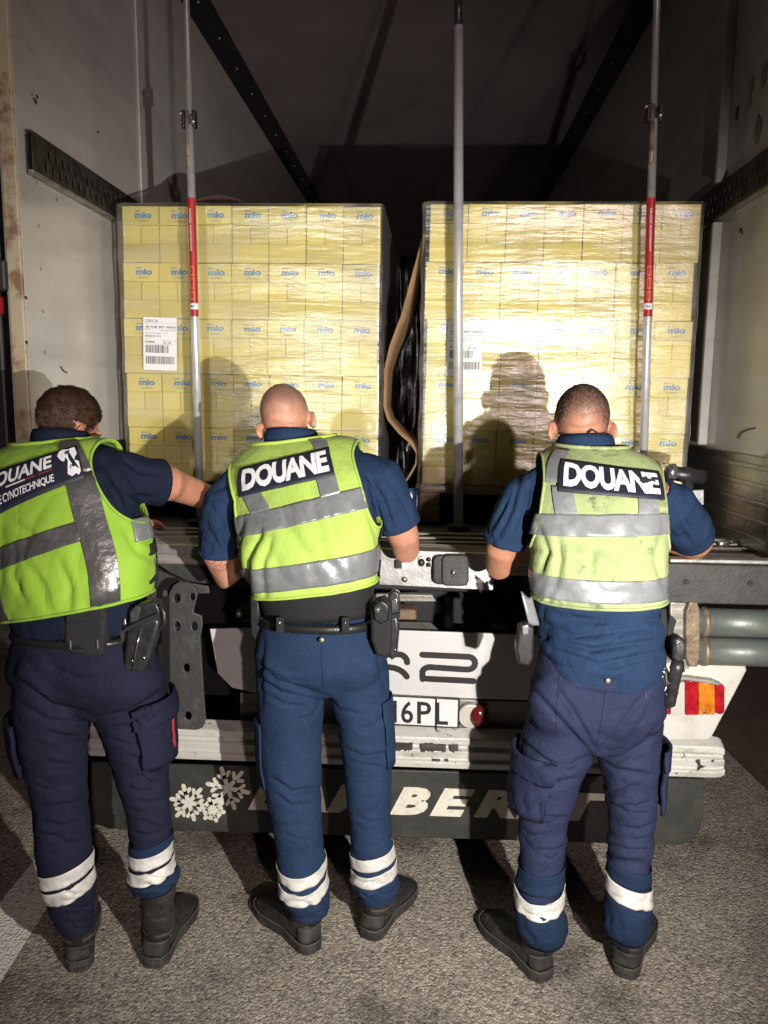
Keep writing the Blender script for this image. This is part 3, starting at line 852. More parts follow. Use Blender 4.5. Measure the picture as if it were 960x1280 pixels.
def carton(loc, rot, label, group, full=True):
    objs = []
    root = bpy.data.objects.new('carton', CM[0])
    COL.objects.link(root)
    root.location, root.rotation_euler = loc, rot
    tag(root, label, 'carton', group)
    if full:
        for k in (1, 3, 4, 5):
            o = bpy.data.objects.new(CPART[k], CM[k])
            COL.objects.link(o)
            o.parent = root
        for sx in (-1, 1):
            o = bpy.data.objects.new('flap', CM[2])
            COL.objects.link(o)
            o.parent = root
            o.location = (sx * CW / 4, 0, CH * .488)
    return root
ORD = ('first', 'second', 'third', 'fourth', 'fifth', 'sixth', 'seventh')
LAY = ('bottom', 'second lowest', 'middle', 'second highest', 'top')
rnd = random.Random(11)
def stack(xl, zb, side, gapside, offs):
    for k in range(5):
        for j in range(7):
            sx = xl + CW * (j + .5) + offs[k]
            z = zb + CH * k - math.tan(TILT) * (sx - xl) * (1 if side == 'left' else .6)
            loc = (sx, YC + rnd.uniform(-.006, .006), z)
            rot = (rnd.uniform(-.008, .008), TILT + rnd.uniform(-.008, .008), rnd.uniform(-.03, .03))
            carton(loc, rot, 'yellow carton, %s from the left in the %s layer of the %s pallet' % (ORD[j], LAY[k], side), 'yellow cartons on the %s pallet' % side)
        # the rows behind, seen from the gap
        j = 6 if gapside > 0 else 0
        for r in (1, 2):
            sx = xl + CW * (j + .5) + offs[k]
            z = zb + CH * k - math.tan(TILT) * (sx - xl) * (1 if side == 'left' else .6)
            carton((sx, YC + r * (CD + .006) + .012, z), (0, TILT, 0), 'carton facing the gap, row %s from the front, %s layer, %s pallet' % (('two', 'three')[r - 1], LAY[k], side),
                   'cartons facing the gap of the %s pallet' % side, full=False)
stack(-1.268, 1.338, 'left', 1, (0, .0, -.004, .002, .006))
stack(-.034, 1.340, 'right', -1, (0, .004, .008, -.002, .012))
# pallets under the stacks
def pallet(x0, x1, m, label):
    p = empty('pallet', ((x0 + x1) / 2, YC + .5, ZF), label, 'pallet', 'pallets under the carton stacks')
    xc, w = (x0 + x1) / 2, x1 - x0
    for k in range(5):
        MB().box((xc, YC + .06 + k * .26, ZF + .158), (w, .12, .022)).build('deck_board', m, p, bevel=.003)
    for x in (x0 + .05, xc, x1 - .05):
        for y in (YC + .055, YC + .6, YC + 1.1):
            MB().box((x, y, ZF + .085), (.10, .10, .10)).build('block', m, p, bevel=.003)
        MB().box((x, YC + .58, ZF + .0215), (.10, 1.12, .022)).build('bottom_board', m, p, bevel=.003)
    MB().box((xc, YC + .58, ZF + .141), (w, 1.1, .012)).build('stringer_board', m, p)
    return p
pallet(-1.29, -.20, M['blue_wood'], 'blue painted pallet under the left stack of cartons')
pallet(-.06, 1.03, M['wood'], 'bare wooden pallet under the right stack of cartons')

# stretch film pulled round each stack
def film(x0, x1, zb, zt, side, label):
    path = []
    y0, y1, r = YC - .018, YC + 1.14, .02
    if side == 'left': x0 -= .008; x1 += .012
    else: x0 -= .012; x1 += .008
    def corner(cx, cy, a0):
        return [(cx + r * math.cos(R(a0 + 15 * k)), cy + r * math.sin(R(a0 + 15 * k))) for k in range(7)]
    n = 90
    path += [(x0, y1 - k * (y1 - y0 - r) / 24) for k in range(24)]
    path += corner(x0 + r, y0 + r, 180)
    path += [(x0 + r + (x1 - x0 - 2 * r) * k / n, y0) for k in range(1, n)]
    path += corner(x1 - r, y0 + r, 270)
    path += [(x1, y0 + r + k * (y1 - y0 - r) / 24) for k in range(1, 25)]
    nz_ = 74
    rings = []
    cx = (x0 + x1) / 2
    for i in range(nz_ + 1):
        z = zb + (zt - zb) * i / nz_
        ring = []
        for (x, y) in path:
            front = y < y0 + .012
            q = Vector((x * 2.2, y, z * 9))
            a = noise.noise(q + Vector((3.1, 0, 0))) * .006 + noise.noise(Vector((x * 1.3, 0, z * 30))) * .0022
            # loosely gathered upright ripples where the film was twisted
            a += .0022 * math.sin(x * 60 + 9 * noise.noise(Vector((x * 3, 5, z * 2.0)))) * max(0, noise.noise(Vector((x * 2.6, 9, z * 1.2))) + .1)
            # the film bridges the joints between layers
            ph = ((z - 1.34) / CH) % 1.0
            a += .003 * math.cos(2 * math.pi * ph)
            zz = z - math.tan(TILT) * (x - x0) * (1 if side == 'left' else .6)
            if front: ring.append((x, y - .002 - max(-.004, a), zz))
            else:
                sx = -1 if x < cx else 1
                ring.append((x + sx * a * .8, y, zz))
        rings.append(ring)
    # turned in over the top
    top = []
    for (x, y), p in zip(path, rings[-1]):
        d = Vector((cx - x, (y0 + .5) - y, 0))
        d.normalize()
        top.append((p[0] + d.x * .03, p[1] + d.y * .03, p[2] + .002 + .014 * noise.noise(Vector((x * 7, y * 7, 4)))))
    rings.append(top)
    top2 = [(p[0] + (cx - p[0]) * .22, p[1] + (.12 if p[1] < y0 + .2 else 0), p[2] - .006 + .02 * noise.noise(Vector((p[0] * 9, p[1] * 9, 1)))) for p in top]
    rings.append(top2)
    mb = MB().loft(rings, cap=False, closed=False)
    o = mb.build('stretch_film', M['film'], None, smooth=True)
    return tag(o, label, 'stretch film', 'clear film round the pallets')
film(-1.274, -.215, 1.30, 2.449, 'left', 'clear shiny stretch film wrapped round the left stack of cartons')
film(-.040, 1.028, 1.30, 2.449, 'right', 'clear shiny stretch film wrapped round the right stack of cartons')

# shipping labels stuck on the film
def shipping_label(px0, py0, w, h, rot, label):
    c = P(px0, py0, YC - .030)
    rt = Matrix.Rotation(rot, 3, 'Y')
    def at(u, v, d=0): return c + rt @ Vector((u * w, -d, v * h - h))
    o = MB().add([at(0, 0), at(1, 0), at(1, 1), at(0, 1)], [(0, 1, 2, 3)]).build('shipping_label', M['paper'], None, solid=.0008)
    tag(o, label, 'label', 'shipping labels on the film')
    def line(s, u0, v0, u1, v1, off=.0):
        lettering('print', s, lambda u, v: at(u0 + (u1 - u0) * u, v0 + (v1 - v0) * v, .0012), INK, o, offset=off, solid=0)
    line('12502120', .06, .905, .44, .955, .0)
    line('SSCC', .06, .865, .12, .88)
    line('ABC TR MIR  SPRTY  WROCLA', .06, .80, .98, .835, .03)
    line('ADRES', .06, .755, .19, .772)
    line('STREF  OPAK  TOWAR', .5, .74, .98, .76)
    line('DAL 10 MDT 9 BDT   H   M', .06, .685, .72, .71)
    line('MIO MLIM UHT 12X1 LT', .06, .63, .54, .66, .03)
    line('DATA WAZNOSCI', .06, .585, .24, .598)
    line('20160224', .06, .52, .34, .555, .04)
    line('NR PARTII 30 / 120', .58, .555, .98, .57)
    line('08  1103', .6, .505, .82, .54, .02)
    rn = random.Random(int(px0))
    mb = MB()
    for v0, v1, u1 in ((.33, .475, .74), (.12, .265, .93)):
        u = .07
        while u < u1:
            ww = rn.choice((.008, .012, .018, .026))
            mb.add([at(u, v0, .0012), at(u + ww, v0, .0012), at(u + ww, v1, .0012), at(u, v1, .0012)], [(0, 1, 2, 3)])
            u += ww + rn.choice((.008, .012, .02))
    mb.build('barcode', INK, o)
    for v in (.885, .78, .49):
        MB().add([at(.05, v, .001), at(.98, v, .001), at(.98, v + .004, .001), at(.05, v + .004, .001)], [(0, 1, 2, 3)]).build('rule_line', M['logo_grey'], o)
shipping_label(179, 396, .139, .212, R(1.5), 'white shipping label with barcodes on the left stack')
shipping_label(560, 402, .140, .212, R(.5), 'white shipping label half hidden behind the centre pole')

# cardboard sheet and dark film in the gap between the pallets
fr = [(531, 292), (518, 340), (503, 395), (489, 432), (482, 462), (481, 508), (486, 524), (500, 541), (514, 553), (522, 566), (521, 580), (512, 596), (505, 606)]
mb = MB()
rings = []
for k, (a, b) in enumerate(fr):
    p = P(a, b, 3.23)
    q = P(a, b, 3.23) + Vector((.028 + .012 * math.sin(k * .9), .32, .0))
    rings.append([p, p.lerp(q, .33) + Vector((.002, 0, 0)), p.lerp(q, .66), q])
mb.loft(rings, cap=False, closed=False)
o = mb.build('cardboard_sheet', M['kraft'], None, smooth=True, solid=.007)
tag(o, 'bent brown cardboard sheet standing between the two pallets', 'cardboard')
mb = MB()
rings = []
for i in range(16):
    z = 1.20 + i * .075
    rings.append([Vector((-.16 + .1 * j / 7 + .018 * noise.noise(Vector((j * .9, i * .35, 2))), 3.62 + .05 * noise.noise(Vector((j * .8, i * .5, 7))), z)) for j in range(8)])
mb.loft(rings, cap=False, closed=False)
tag(mb.build('black_liner', M['black_film'], None, smooth=True, solid=.002), 'crumpled black plastic liner deep in the gap', 'plastic liner')
rings = []
for i in range(7):
    z = 1.325 - i * .022
    rings.append([Vector((-.23 + .19 * j / 11, 3.165 + .012 * noise.noise(Vector((j * .8, i * .4, 3))) - .01 * (i / 6), z - .012 * abs(noise.noise(Vector((j * .7, 1, 1)))))) for j in range(12)])
mb = MB().loft(rings, cap=False, closed=False)
mat('blue_film', (.02, .06, .12), .22, col2=(.03, .10, .17), vscale=14, bump=.4, bscale=24)
tag(mb.build('blue_foil', M['blue_film'], None, smooth=True, solid=.0015), 'dark blue plastic foil hanging below the cardboard sheet', 'foil')
rings = []
for i in range(14):
    x = -1.0 + i * .018
    hgt = .034 * max(0, math.sin(math.pi * i / 13)) ** .8
    rings.append([Vector((x, YC + .05 + .18 * j, 2.44 + .022 + hgt * (1 - .2 * j))) for j in range(3)])
tag(MB().loft(rings, cap=False, closed=False).build('cover_sheet', M['kraft_dark'], None, smooth=True, solid=.003), 'arched dark brown cover sheet on top of the left stack', 'cardboard')

# load poles
mat('pole_dull', (.30, .29, .28), .45, .4, col2=(.20, .17, .15), vscale=20, lo=.5, hi=.7)
def pole(pt, pb, r, kind, label):
    """pt, pb: photograph points of two places on its axis; it reaches from floor to roof"""
    a, b = P(*pt, 3.06), P(*pb, 3.06)
    d = (a - b).normalized()
    def at(z): return b + d * ((z - b.z) / d.z)
    base = at(ZF + .012)
    o = empty('load_pole', base, label, 'load pole', 'telescopic load poles')
    MB().box(base + Vector((0, 0, .006)), (.09, .07, .018)).build('foot_plate', M['black_rubber'], o, bevel=.004)
    def seg(name, z0, z1, rr, m, n=24): return MB().tube([at(z0), at(z1)], rr, n).build(name, m, o, smooth=True)
    if kind == 'plain':
        seg('pole_tube', ZF + .02, 3.03, r, M['pole'])
        seg('pole_collar', 3.03, 3.16, r * .82, M['black_plastic'])
        seg('inner_tube', 3.16, ZR, r * .8, M['pole'])
    else:
        zj = P(*kind, 3.06).z
        zs0, zs1 = P(pb[0], 396, 3.06).z, P(pb[0], 248, 3.06).z
        zc = P(pb[0], 553 if pb[0] > 500 else 440, 3.06).z
        seg('pole_tube', ZF + .02, zj - .02, r, M['pole'])
        seg('inner_tube', zj + .02, ZR - .03, r * .80, M['pole_dull'])
        mb = MB()
        s0, s1 = at(zj - .16), at(zj + .03)
        mb.tube([s0 + Vector((-.012, -r * .5, -.03)), s0 + Vector((-.006, -r * .6, 0)), s1 + Vector((-.006, -r * .5, 0))], [.004, r * .62, r * .62], 14)
        mb.build('lever_sleeve', M['pole_rust'], o, smooth=True)
        for sx in (-1, 1):
            MB().box(at(zj) + Vector((sx * (r + .006), -.004, 0)), (.012, .03, .062)).build('clamp', M['black_plastic'], o, bevel=.004)
        MB().ball(at(zj + .02) + Vector((-r - .014, -.012, 0)), .008).build('clamp_bolt', M['steel'], o, smooth=True)
        MB().ball(at(zj - .012) + Vector((r + .004, -.02, 0)), .009).build('clamp_bolt', M['steel'], o, smooth=True)
        # sticker, wraps the front half of the tube
        def wrap(z0, z1, a0, a1, rr, m, name, par):
            rings = [[at(z) + Vector((rr * math.sin(R(a0 + (a1 - a0) * k / 10)), -rr * math.cos(R(a0 + (a1 - a0) * k / 10)), 0)) for k in range(11)] for z in (z0, z1)]
            return MB().loft(rings, cap=False, closed=False).build(name, m, par, smooth=True)
        H = zs1 - zs0
        st = wrap(zs0 + H * .115, zs1, -95, 75, r + .0008, M['sticker_red'], 'sticker', o)
        wrap(zs0 + H * .062, zs0 + H * .113, -95, 75, r + .0008, M['paper'], 'sticker_band', st)
        wrap(zs0, zs0 + H * .060, -95, 75, r + .0008, M['sticker_red'], 'sticker_band', st)
        for f0, f1 in ((.345, .43), (.235, .33), (.14, .215)):
            wrap(zs0 + H * f0, zs0 + H * f1, -38, 18, r + .0014, M['sticker_orange'], 'pictogram', st)
            wrap(zs0 + H * (f0 + .012), zs0 + H * (f1 - .012), -26, 6, r + .0020, M['sticker_red'], 'pictogram_field', st)
        def wt(u, v):
            z = zs1 - H * .09 - H * .36 * u
            ang = R(-30 + 40 * v)
            return at(z) + (r + .0016) * Vector((math.sin(ang), -math.cos(ang), 0))
        lettering('sticker_text', 'DRĄŻEK ROZPOROWY', wt, M['ink_pale'], st, offset=.03, solid=0)
        def wt2(u, v):
            z = zs0 + H * (.077 + .02 * v)
            ang = R(-36 + 50 * u)
            return at(z) + (r + .0016) * Vector((math.sin(ang), -math.cos(ang), 0))
        lettering('sticker_text', 'MADE', wt2, INK, st, offset=.02, solid=0)
    return o
pole((237, 150), (249, 590), .0155, (238, 150), 'silver load pole with red sticker in front of the left stack')
pole((573, 100), (573, 620), .0185, 'plain', 'plain silver load pole standing before the right stack, no sticker')
pole((817, 140), (805, 560), .0155, (817, 142), 'silver load pole with red sticker in front of the right stack')

# torch and dark tool lying on the sill at the right
tb = empty('hand_tool', P(855, 600, 2.72), 'black hand tool with chrome ring lying on the load floor at right', 'tool')
a, b = P(832, 590, 2.62), P(880, 597, 2.62)
MB().tube([a, a.lerp(b, .5), b], [.022, .026, .022], 16).build('tool_body', M['black_plastic'], tb, smooth=True)
MB().tube([a + Vector((.004, -.001, 0)), a + Vector((.03, -.001, 0))], .029, 16).build('tool_ring', M['steel'], tb, smooth=True)
MB().tube([a.lerp(b, .6) + Vector((0, 0, -.01)), a.lerp(b, .6) + Vector((.0, .02, -.21))], [.018, .02], 12).build('tool_grip', M['black_plastic'], tb, smooth=True)
MB().box(a.lerp(b, .6) + Vector((0, .02, -.225)), (.08, .09, .05)).build('tool_base', M['black_plastic'], tb, bevel=.01)
tc = empty('small_torch', P(905, 678, 2.62), 'small chrome and black torch lying on the sill by the right wall', 'torch')
a, b = P(898, 680, 2.60), P(922, 675, 2.64)
MB().tube([a, a.lerp(b, .5)], .011, 14).build('torch_head', M['steel'], tc, smooth=True)
MB().tube([a.lerp(b, .5), b], .009, 14).build('torch_handle', M['black_plastic'], tc, smooth=True)
# ---------------------------------------------------------------- the three officers
def crom(rows, s):
    n = len(rows)
    s = max(0.0, min(n - 1.0, s))
    i = min(int(s), n - 2)
    t = s - i
    p0, p1, p2, p3 = rows[max(i - 1, 0)], rows[i], rows[i + 1], rows[min(i + 2, n - 1)]
    out = []
    for a, b, c, d in zip(p0, p1, p2, p3):
        out.append(.5 * ((2 * b) + (c - a) * t + (2 * a - 5 * b + 4 * c - d) * t * t + (3 * b - a - 3 * c + d) * t ** 3))
    return out
class Torso:
    N = 2.35
    def __init__(s, rows, w, ascale=1.0, pad=0.0):
        s.r = Vector((math.cos(w), math.sin(w), 0))
        s.b = Vector((math.sin(w), -math.cos(w), 0))
        s.rows = []
        for (xl, xr, y, Y, db, df, tilt) in rows:
            a, b = P(xl, y, Y), P(xr, y, Y)
            c = (a + b) / 2
            s.rows.append((c.x, c.y, c.z, (b - a).length / 2 * ascale - pad, db, df, tilt))
        s.top = len(rows) - 1
    def base(s, phi, sv):
        cx, cy, cz, a, db, df, tl = crom(s.rows, sv)
        c, n = math.cos(phi), math.sin(phi)
        ct = math.copysign(abs(c) ** (2 / s.N), c)
        st = math.copysign(abs(n) ** (2 / s.N), n)
        d = db if n > 0 else df
        return Vector((cx, cy, cz)) + s.r * (a * ct) + s.b * (d * st) + Vector((0, 0, tl * a * ct))
    def pt(s, phi, sv, off=0.0, disp=None):
        p = s.base(phi, sv)
        if off == 0 and disp is None: return p
        e = .02
        du = s.base(phi + e, sv) - s.base(phi - e, sv)
        dv = s.base(phi, min(s.top, sv + .06)) - s.base(phi, max(0, sv - .06))
        n = du.cross(dv)
        c = Vector(crom(s.rows, sv)[:3])
        if n.length < 1e-9: n = p - c
        n.normalize()
        if n.dot(p - c) < 0: n = -n
        return p + n * (off + (disp(p) if disp else 0))
    def phi(s, t):
        c = math.copysign(abs(t) ** (s.N / 2), t)
        return math.acos(max(-1, min(1, c)))
    def back(s, t, sv, off, disp=None): return s.pt(s.phi(t), sv, off, disp)
    def rings(s, s0, s1, n, m, off=0.0):
        return [[s.pt(2 * math.pi * k / m, s0 + (s1 - s0) * i / max(n, 1), off) for k in range(m)] for i in range(n + 1)]

def pxrings(rows, m=22, yaw=0.0, dscale=1.05, shrink=0.0):
    """rings for a leg: (left px, right px, y, Y)"""
    out = []
    for (xl, xr, y, Y) in rows:
        a, b = P(xl, y, Y), P(xr, y, Y)
        c = (a + b) / 2
        h = max(.02, (b - a).length / 2 - shrink)
        out.append([c + Vector((h * math.cos(2 * math.pi * k / m), h * dscale * math.sin(2 * math.pi * k / m), 0)) for k in range(m)])
    return out

def wrinkle(me, amp, seed, stretch=(5, 5, 15), ampfn=None, warp=.5, sharp=3.6):
    """cloth: soft puffs parted by narrow creases"""
    me.update()
    sd = Vector((seed * 3.7, seed * 1.3, seed * 2.1))
    st = Vector(stretch)
    new = []
    for v in me.vertices:
        p = v.co
        wv = noise.noise_vector(p * 4.2 + sd)
        q = Vector((p.x * st.x, p.y * st.y, p.z * st.z)) + wv * warp * 2 + sd
        n1 = noise.noise(q)
        n2 = noise.noise(q * 1.9 + Vector((7, 3, 1)))
        d = -max(0.0, 1 - abs(n1) * sharp) ** 1.4 - .5 * max(0.0, 1 - abs(n2) * sharp) ** 1.4 + .42 + .35 * n1
        d *= amp
        if ampfn: d *= ampfn(p)
        new.append(p + v.normal * d)
    for v, p in zip(me.vertices, new): v.co = p
    me.update()

M3T = M3.transposed()
def proj(p):
    q = M3T @ (p - CAM)
    return 480 + FPX * q.x / -q.z, 640 - FPX * q.y / -q.z
class Folds:
    """single folds of cloth: a soft ridge beside a narrow valley along a line, fading out at both ends"""
    def __init__(s, lines):
        s.seg = []
        for ln in lines:
            pts, w, d = ln
            L_ = [0]
            for a, b in zip(pts, pts[1:]): L_.append(L_[-1] + math.hypot(b[0] - a[0], b[1] - a[1]))
            for k, (a, b) in enumerate(zip(pts, pts[1:])):
                s.seg.append((a, b, L_[k] / L_[-1], L_[k + 1] / L_[-1], w, d, min(a[0], b[0]) - 3 * w, max(a[0], b[0]) + 3 * w, min(a[1], b[1]) - 3 * w, max(a[1], b[1]) + 3 * w, id(ln)))
    def at(s, p):
        x, y = proj(p)
        out = {}
        for (a, b, f0, f1, w, d, x0, x1, y0, y1, i) in s.seg:
            if x < x0 or x > x1 or y < y0 or y > y1: continue
            dx, dy = b[0] - a[0], b[1] - a[1]
            l2 = dx * dx + dy * dy
            t = max(0, min(1, ((x - a[0]) * dx + (y - a[1]) * dy) / l2))
            px, py = x - a[0] - dx * t, y - a[1] - dy * t
            sd = math.copysign(math.hypot(px, py), dx * py - dy * px) / w
            if abs(sd) > 2.6: continue
            f = f0 + (f1 - f0) * t
            e = math.sin(math.pi * (.06 + .88 * f)) ** .6
            v = d * e * (-1.35 * math.exp(-(sd * 2.1) ** 2) + .85 * math.exp(-((sd + 1.05)) ** 2) + .35 * math.exp(-((sd - 1.2)) ** 2))
            if i not in out or abs(sd) < out[i][0]: out[i] = (abs(sd), v)
        return sum(v for _, v in out.values())
def fold_mesh(me, lines, ymax=9):
    F = Folds(lines)
    me.update()
    new = []
    for v in me.vertices:
        q = v.co
        if v.normal.dot(CAM - q) > 0:
            d = F.at(q)
            if d: q = q + v.normal * d
        new.append(Vector(q))
    for v, q in zip(me.vertices, new): v.co = q
    me.update()
def scatter(leg, y0, y1, n, rn, depth, w):
    """short bunched folds across a leg"""
    out = []
    for k in range(n):
        y = y0 + (y1 - y0) * (k + rn.uniform(.1, .9)) / n
        for a, b in zip(leg, leg[1:]):
            if a[2] <= y <= b[2]:
                t = (y - a[2]) / (b[2] - a[2])
                xl, xr = a[0] + (b[0] - a[0]) * t, a[1] + (b[1] - a[1]) * t
                W0 = xr - xl
                if rn.random() < .5: u0, u1 = rn.uniform(-.05, .2), rn.uniform(.45, .9)
                else: u0, u1 = rn.uniform(.15, .5), rn.uniform(.8, 1.05)
                sl = rn.uniform(-.35, .35) * W0 * (u1 - u0)
                m = (u0 + u1) / 2
                out.append(([(xl + W0 * u0, y - sl / 2), (xl + W0 * m, y + rn.uniform(1, 6)), (xl + W0 * u1, y + sl / 2)], w * rn.uniform(.75, 1.25), depth * rn.uniform(.5, 1.2)))
                break
    return out

def boot(person, heel, toe, shaft_top, m, ht=.10):
    """heel, toe: points on the ground giving place and direction"""
    heel, d = Vector(heel), Vector(toe) - Vector(heel)
    d.z = 0
    d.normalize()
    sd = Vector((-d.y, d.x, 0)) * 1.10
    heel = Vector((heel.x, heel.y, 0))
    d = d * 1.04
    def sec(x, w, h, z0=.0, n=18, lift=0):
        c = heel + d * x
        ring = []
        for k in range(n):
            a = 2 * math.pi * k / n
            cx, sz = math.cos(a), math.sin(a)
            yy = w * math.copysign(abs(cx) ** .75, cx)
            zz = z0 + (h - z0) * (.5 + .5 * math.copysign(abs(sz) ** .7, sz))
            if sz > 0: yy *= 1 - .35 * sz
            ring.append(c + sd * yy + Vector((0, 0, zz + lift)))
        return ring
    up = MB()
    up.loft([sec(.008, .022, .07, .02), sec(.02, .033, .085, .02), sec(.06, .037, .10, .02), sec(.11, .037, .105, .02), sec(.15, .040, .088, .02),
             sec(.20, .047, .072, .02), sec(.245, .046, .060, .02), sec(.275, .036, .050, .02), sec(.29, .018, .04, .02)])
    top = Vector(shaft_top)
    a0 = heel + d * .058 + Vector((0, 0, .06))
    up.tube([a0, a0.lerp(top, .5), top], [.044, .047, .054], 18)
    me = remesh(up, 'boot', .006, 5)
    wrinkle(me, .0035, heel.x * 9, (9, 9, 26), lambda p: 1.0 if p.z > .05 else .3)
    b = put('boot', me, m, person, smooth=True)
    so = MB()
    outl = []
    pts = [(0, .0), (.004, .024), (.03, .037), (.08, .036), (.12, .033), (.17, .043), (.22, .051), (.26, .046), (.285, .032), (.298, .01)]
    ring = [heel + d * x + sd * w for x, w in pts] + [heel + d * x - sd * w for x, w in reversed(pts[1:])]
    so.loft([[p + Vector((0, 0, .001)) for p in ring], [p + Vector((0, 0, .014)) for p in ring], [(p - heel - d * .14) * 1.02 + heel + d * .14 + Vector((0, 0, .017)) for p in ring],
             [p + Vector((0, 0, .032)) for p in ring]])
    so.build('sole', M['sole'], b, bevel=.003)
    wr = [p + Vector((0, 0, .034)) for p in ring] + [ring[0] + Vector((0, 0, .034))]
    MB().tube(wr, .0032, 6, cap=False).build('welt', M['welt'], b, smooth=True)
    bvb = BVHTree.FromPolygons([v.co for v in me.vertices], [tuple(p.vertices) for p in me.polygons])
    def strip(name, h0, h1, x0, spread, m_, off):
        rg = []
        for j in range(5):
            z = h0 + (h1 - h0) * j / 4
            row = []
            for i in range(13):
                an = math.pi - spread + 2 * spread * i / 12
                dr = d.normalized() * math.cos(an) + sd.normalized() * math.sin(an)
                o = heel + d * x0 + Vector((0, 0, z))
                h = bvb.ray_cast(o, dr, .2)
                row.append((h[0] if h[0] is not None else o + dr * .045) + dr * off)
            rg.append(row)
        MB().loft(rg, cap=False, closed=False).build(name, m_, b, smooth=True, solid=.002)
    strip('heel_patch', .036, .082, .058, R(62), M['sole'], .002)
    strip('ankle_strap', .098, .106, .058, R(150), M['welt'], .0015)
    strip('pull_tab', .085, .14, .058, R(11), M['black_fabric'], .0025)
    # collar round the top of the shaft
    ax = (top - a0).normalized()
    MB().tube([top - ax * .012, top - ax * .004, top + ax * .004], [.056, .060, .056], 18).build('boot_collar', M['black_fabric'], b, smooth=True)
    return b

def hand(mb, wrist, aim, side, palm_dn=Vector((0, 0, -1))):
    """relaxed hand lying palm down: palm, four unequal fingers and a thumb leaving the side of the palm"""
    f = (Vector(aim) - Vector(wrist)).normalized()
    u = -palm_dn
    s = f.cross(u).normalized() * side      # towards the little finger
    w = Vector(wrist)
    mb.tube([w, w + f * .04, w + f * .09], [.026, .036, .036], 14, squash=.5)
    for k, (o, ln) in enumerate(((-.028, .072), (-.010, .082), (.010, .077), (.028, .060))):
        b = w + f * .085 + s * o
        mb.tube([b - f * .02, b + f * ln * .45 + u * .008, b + f * ln * .8 + u * .0, b + f * ln - u * .014], [.0095, .0095, .0085, .007], 10)
    b = w + f * .025 - s * .030
    mb.tube([b + s * .012, b + f * .03 - s * .018, b + f * .062 - s * .026 - u * .006], [.013, .0105, .008], 10)

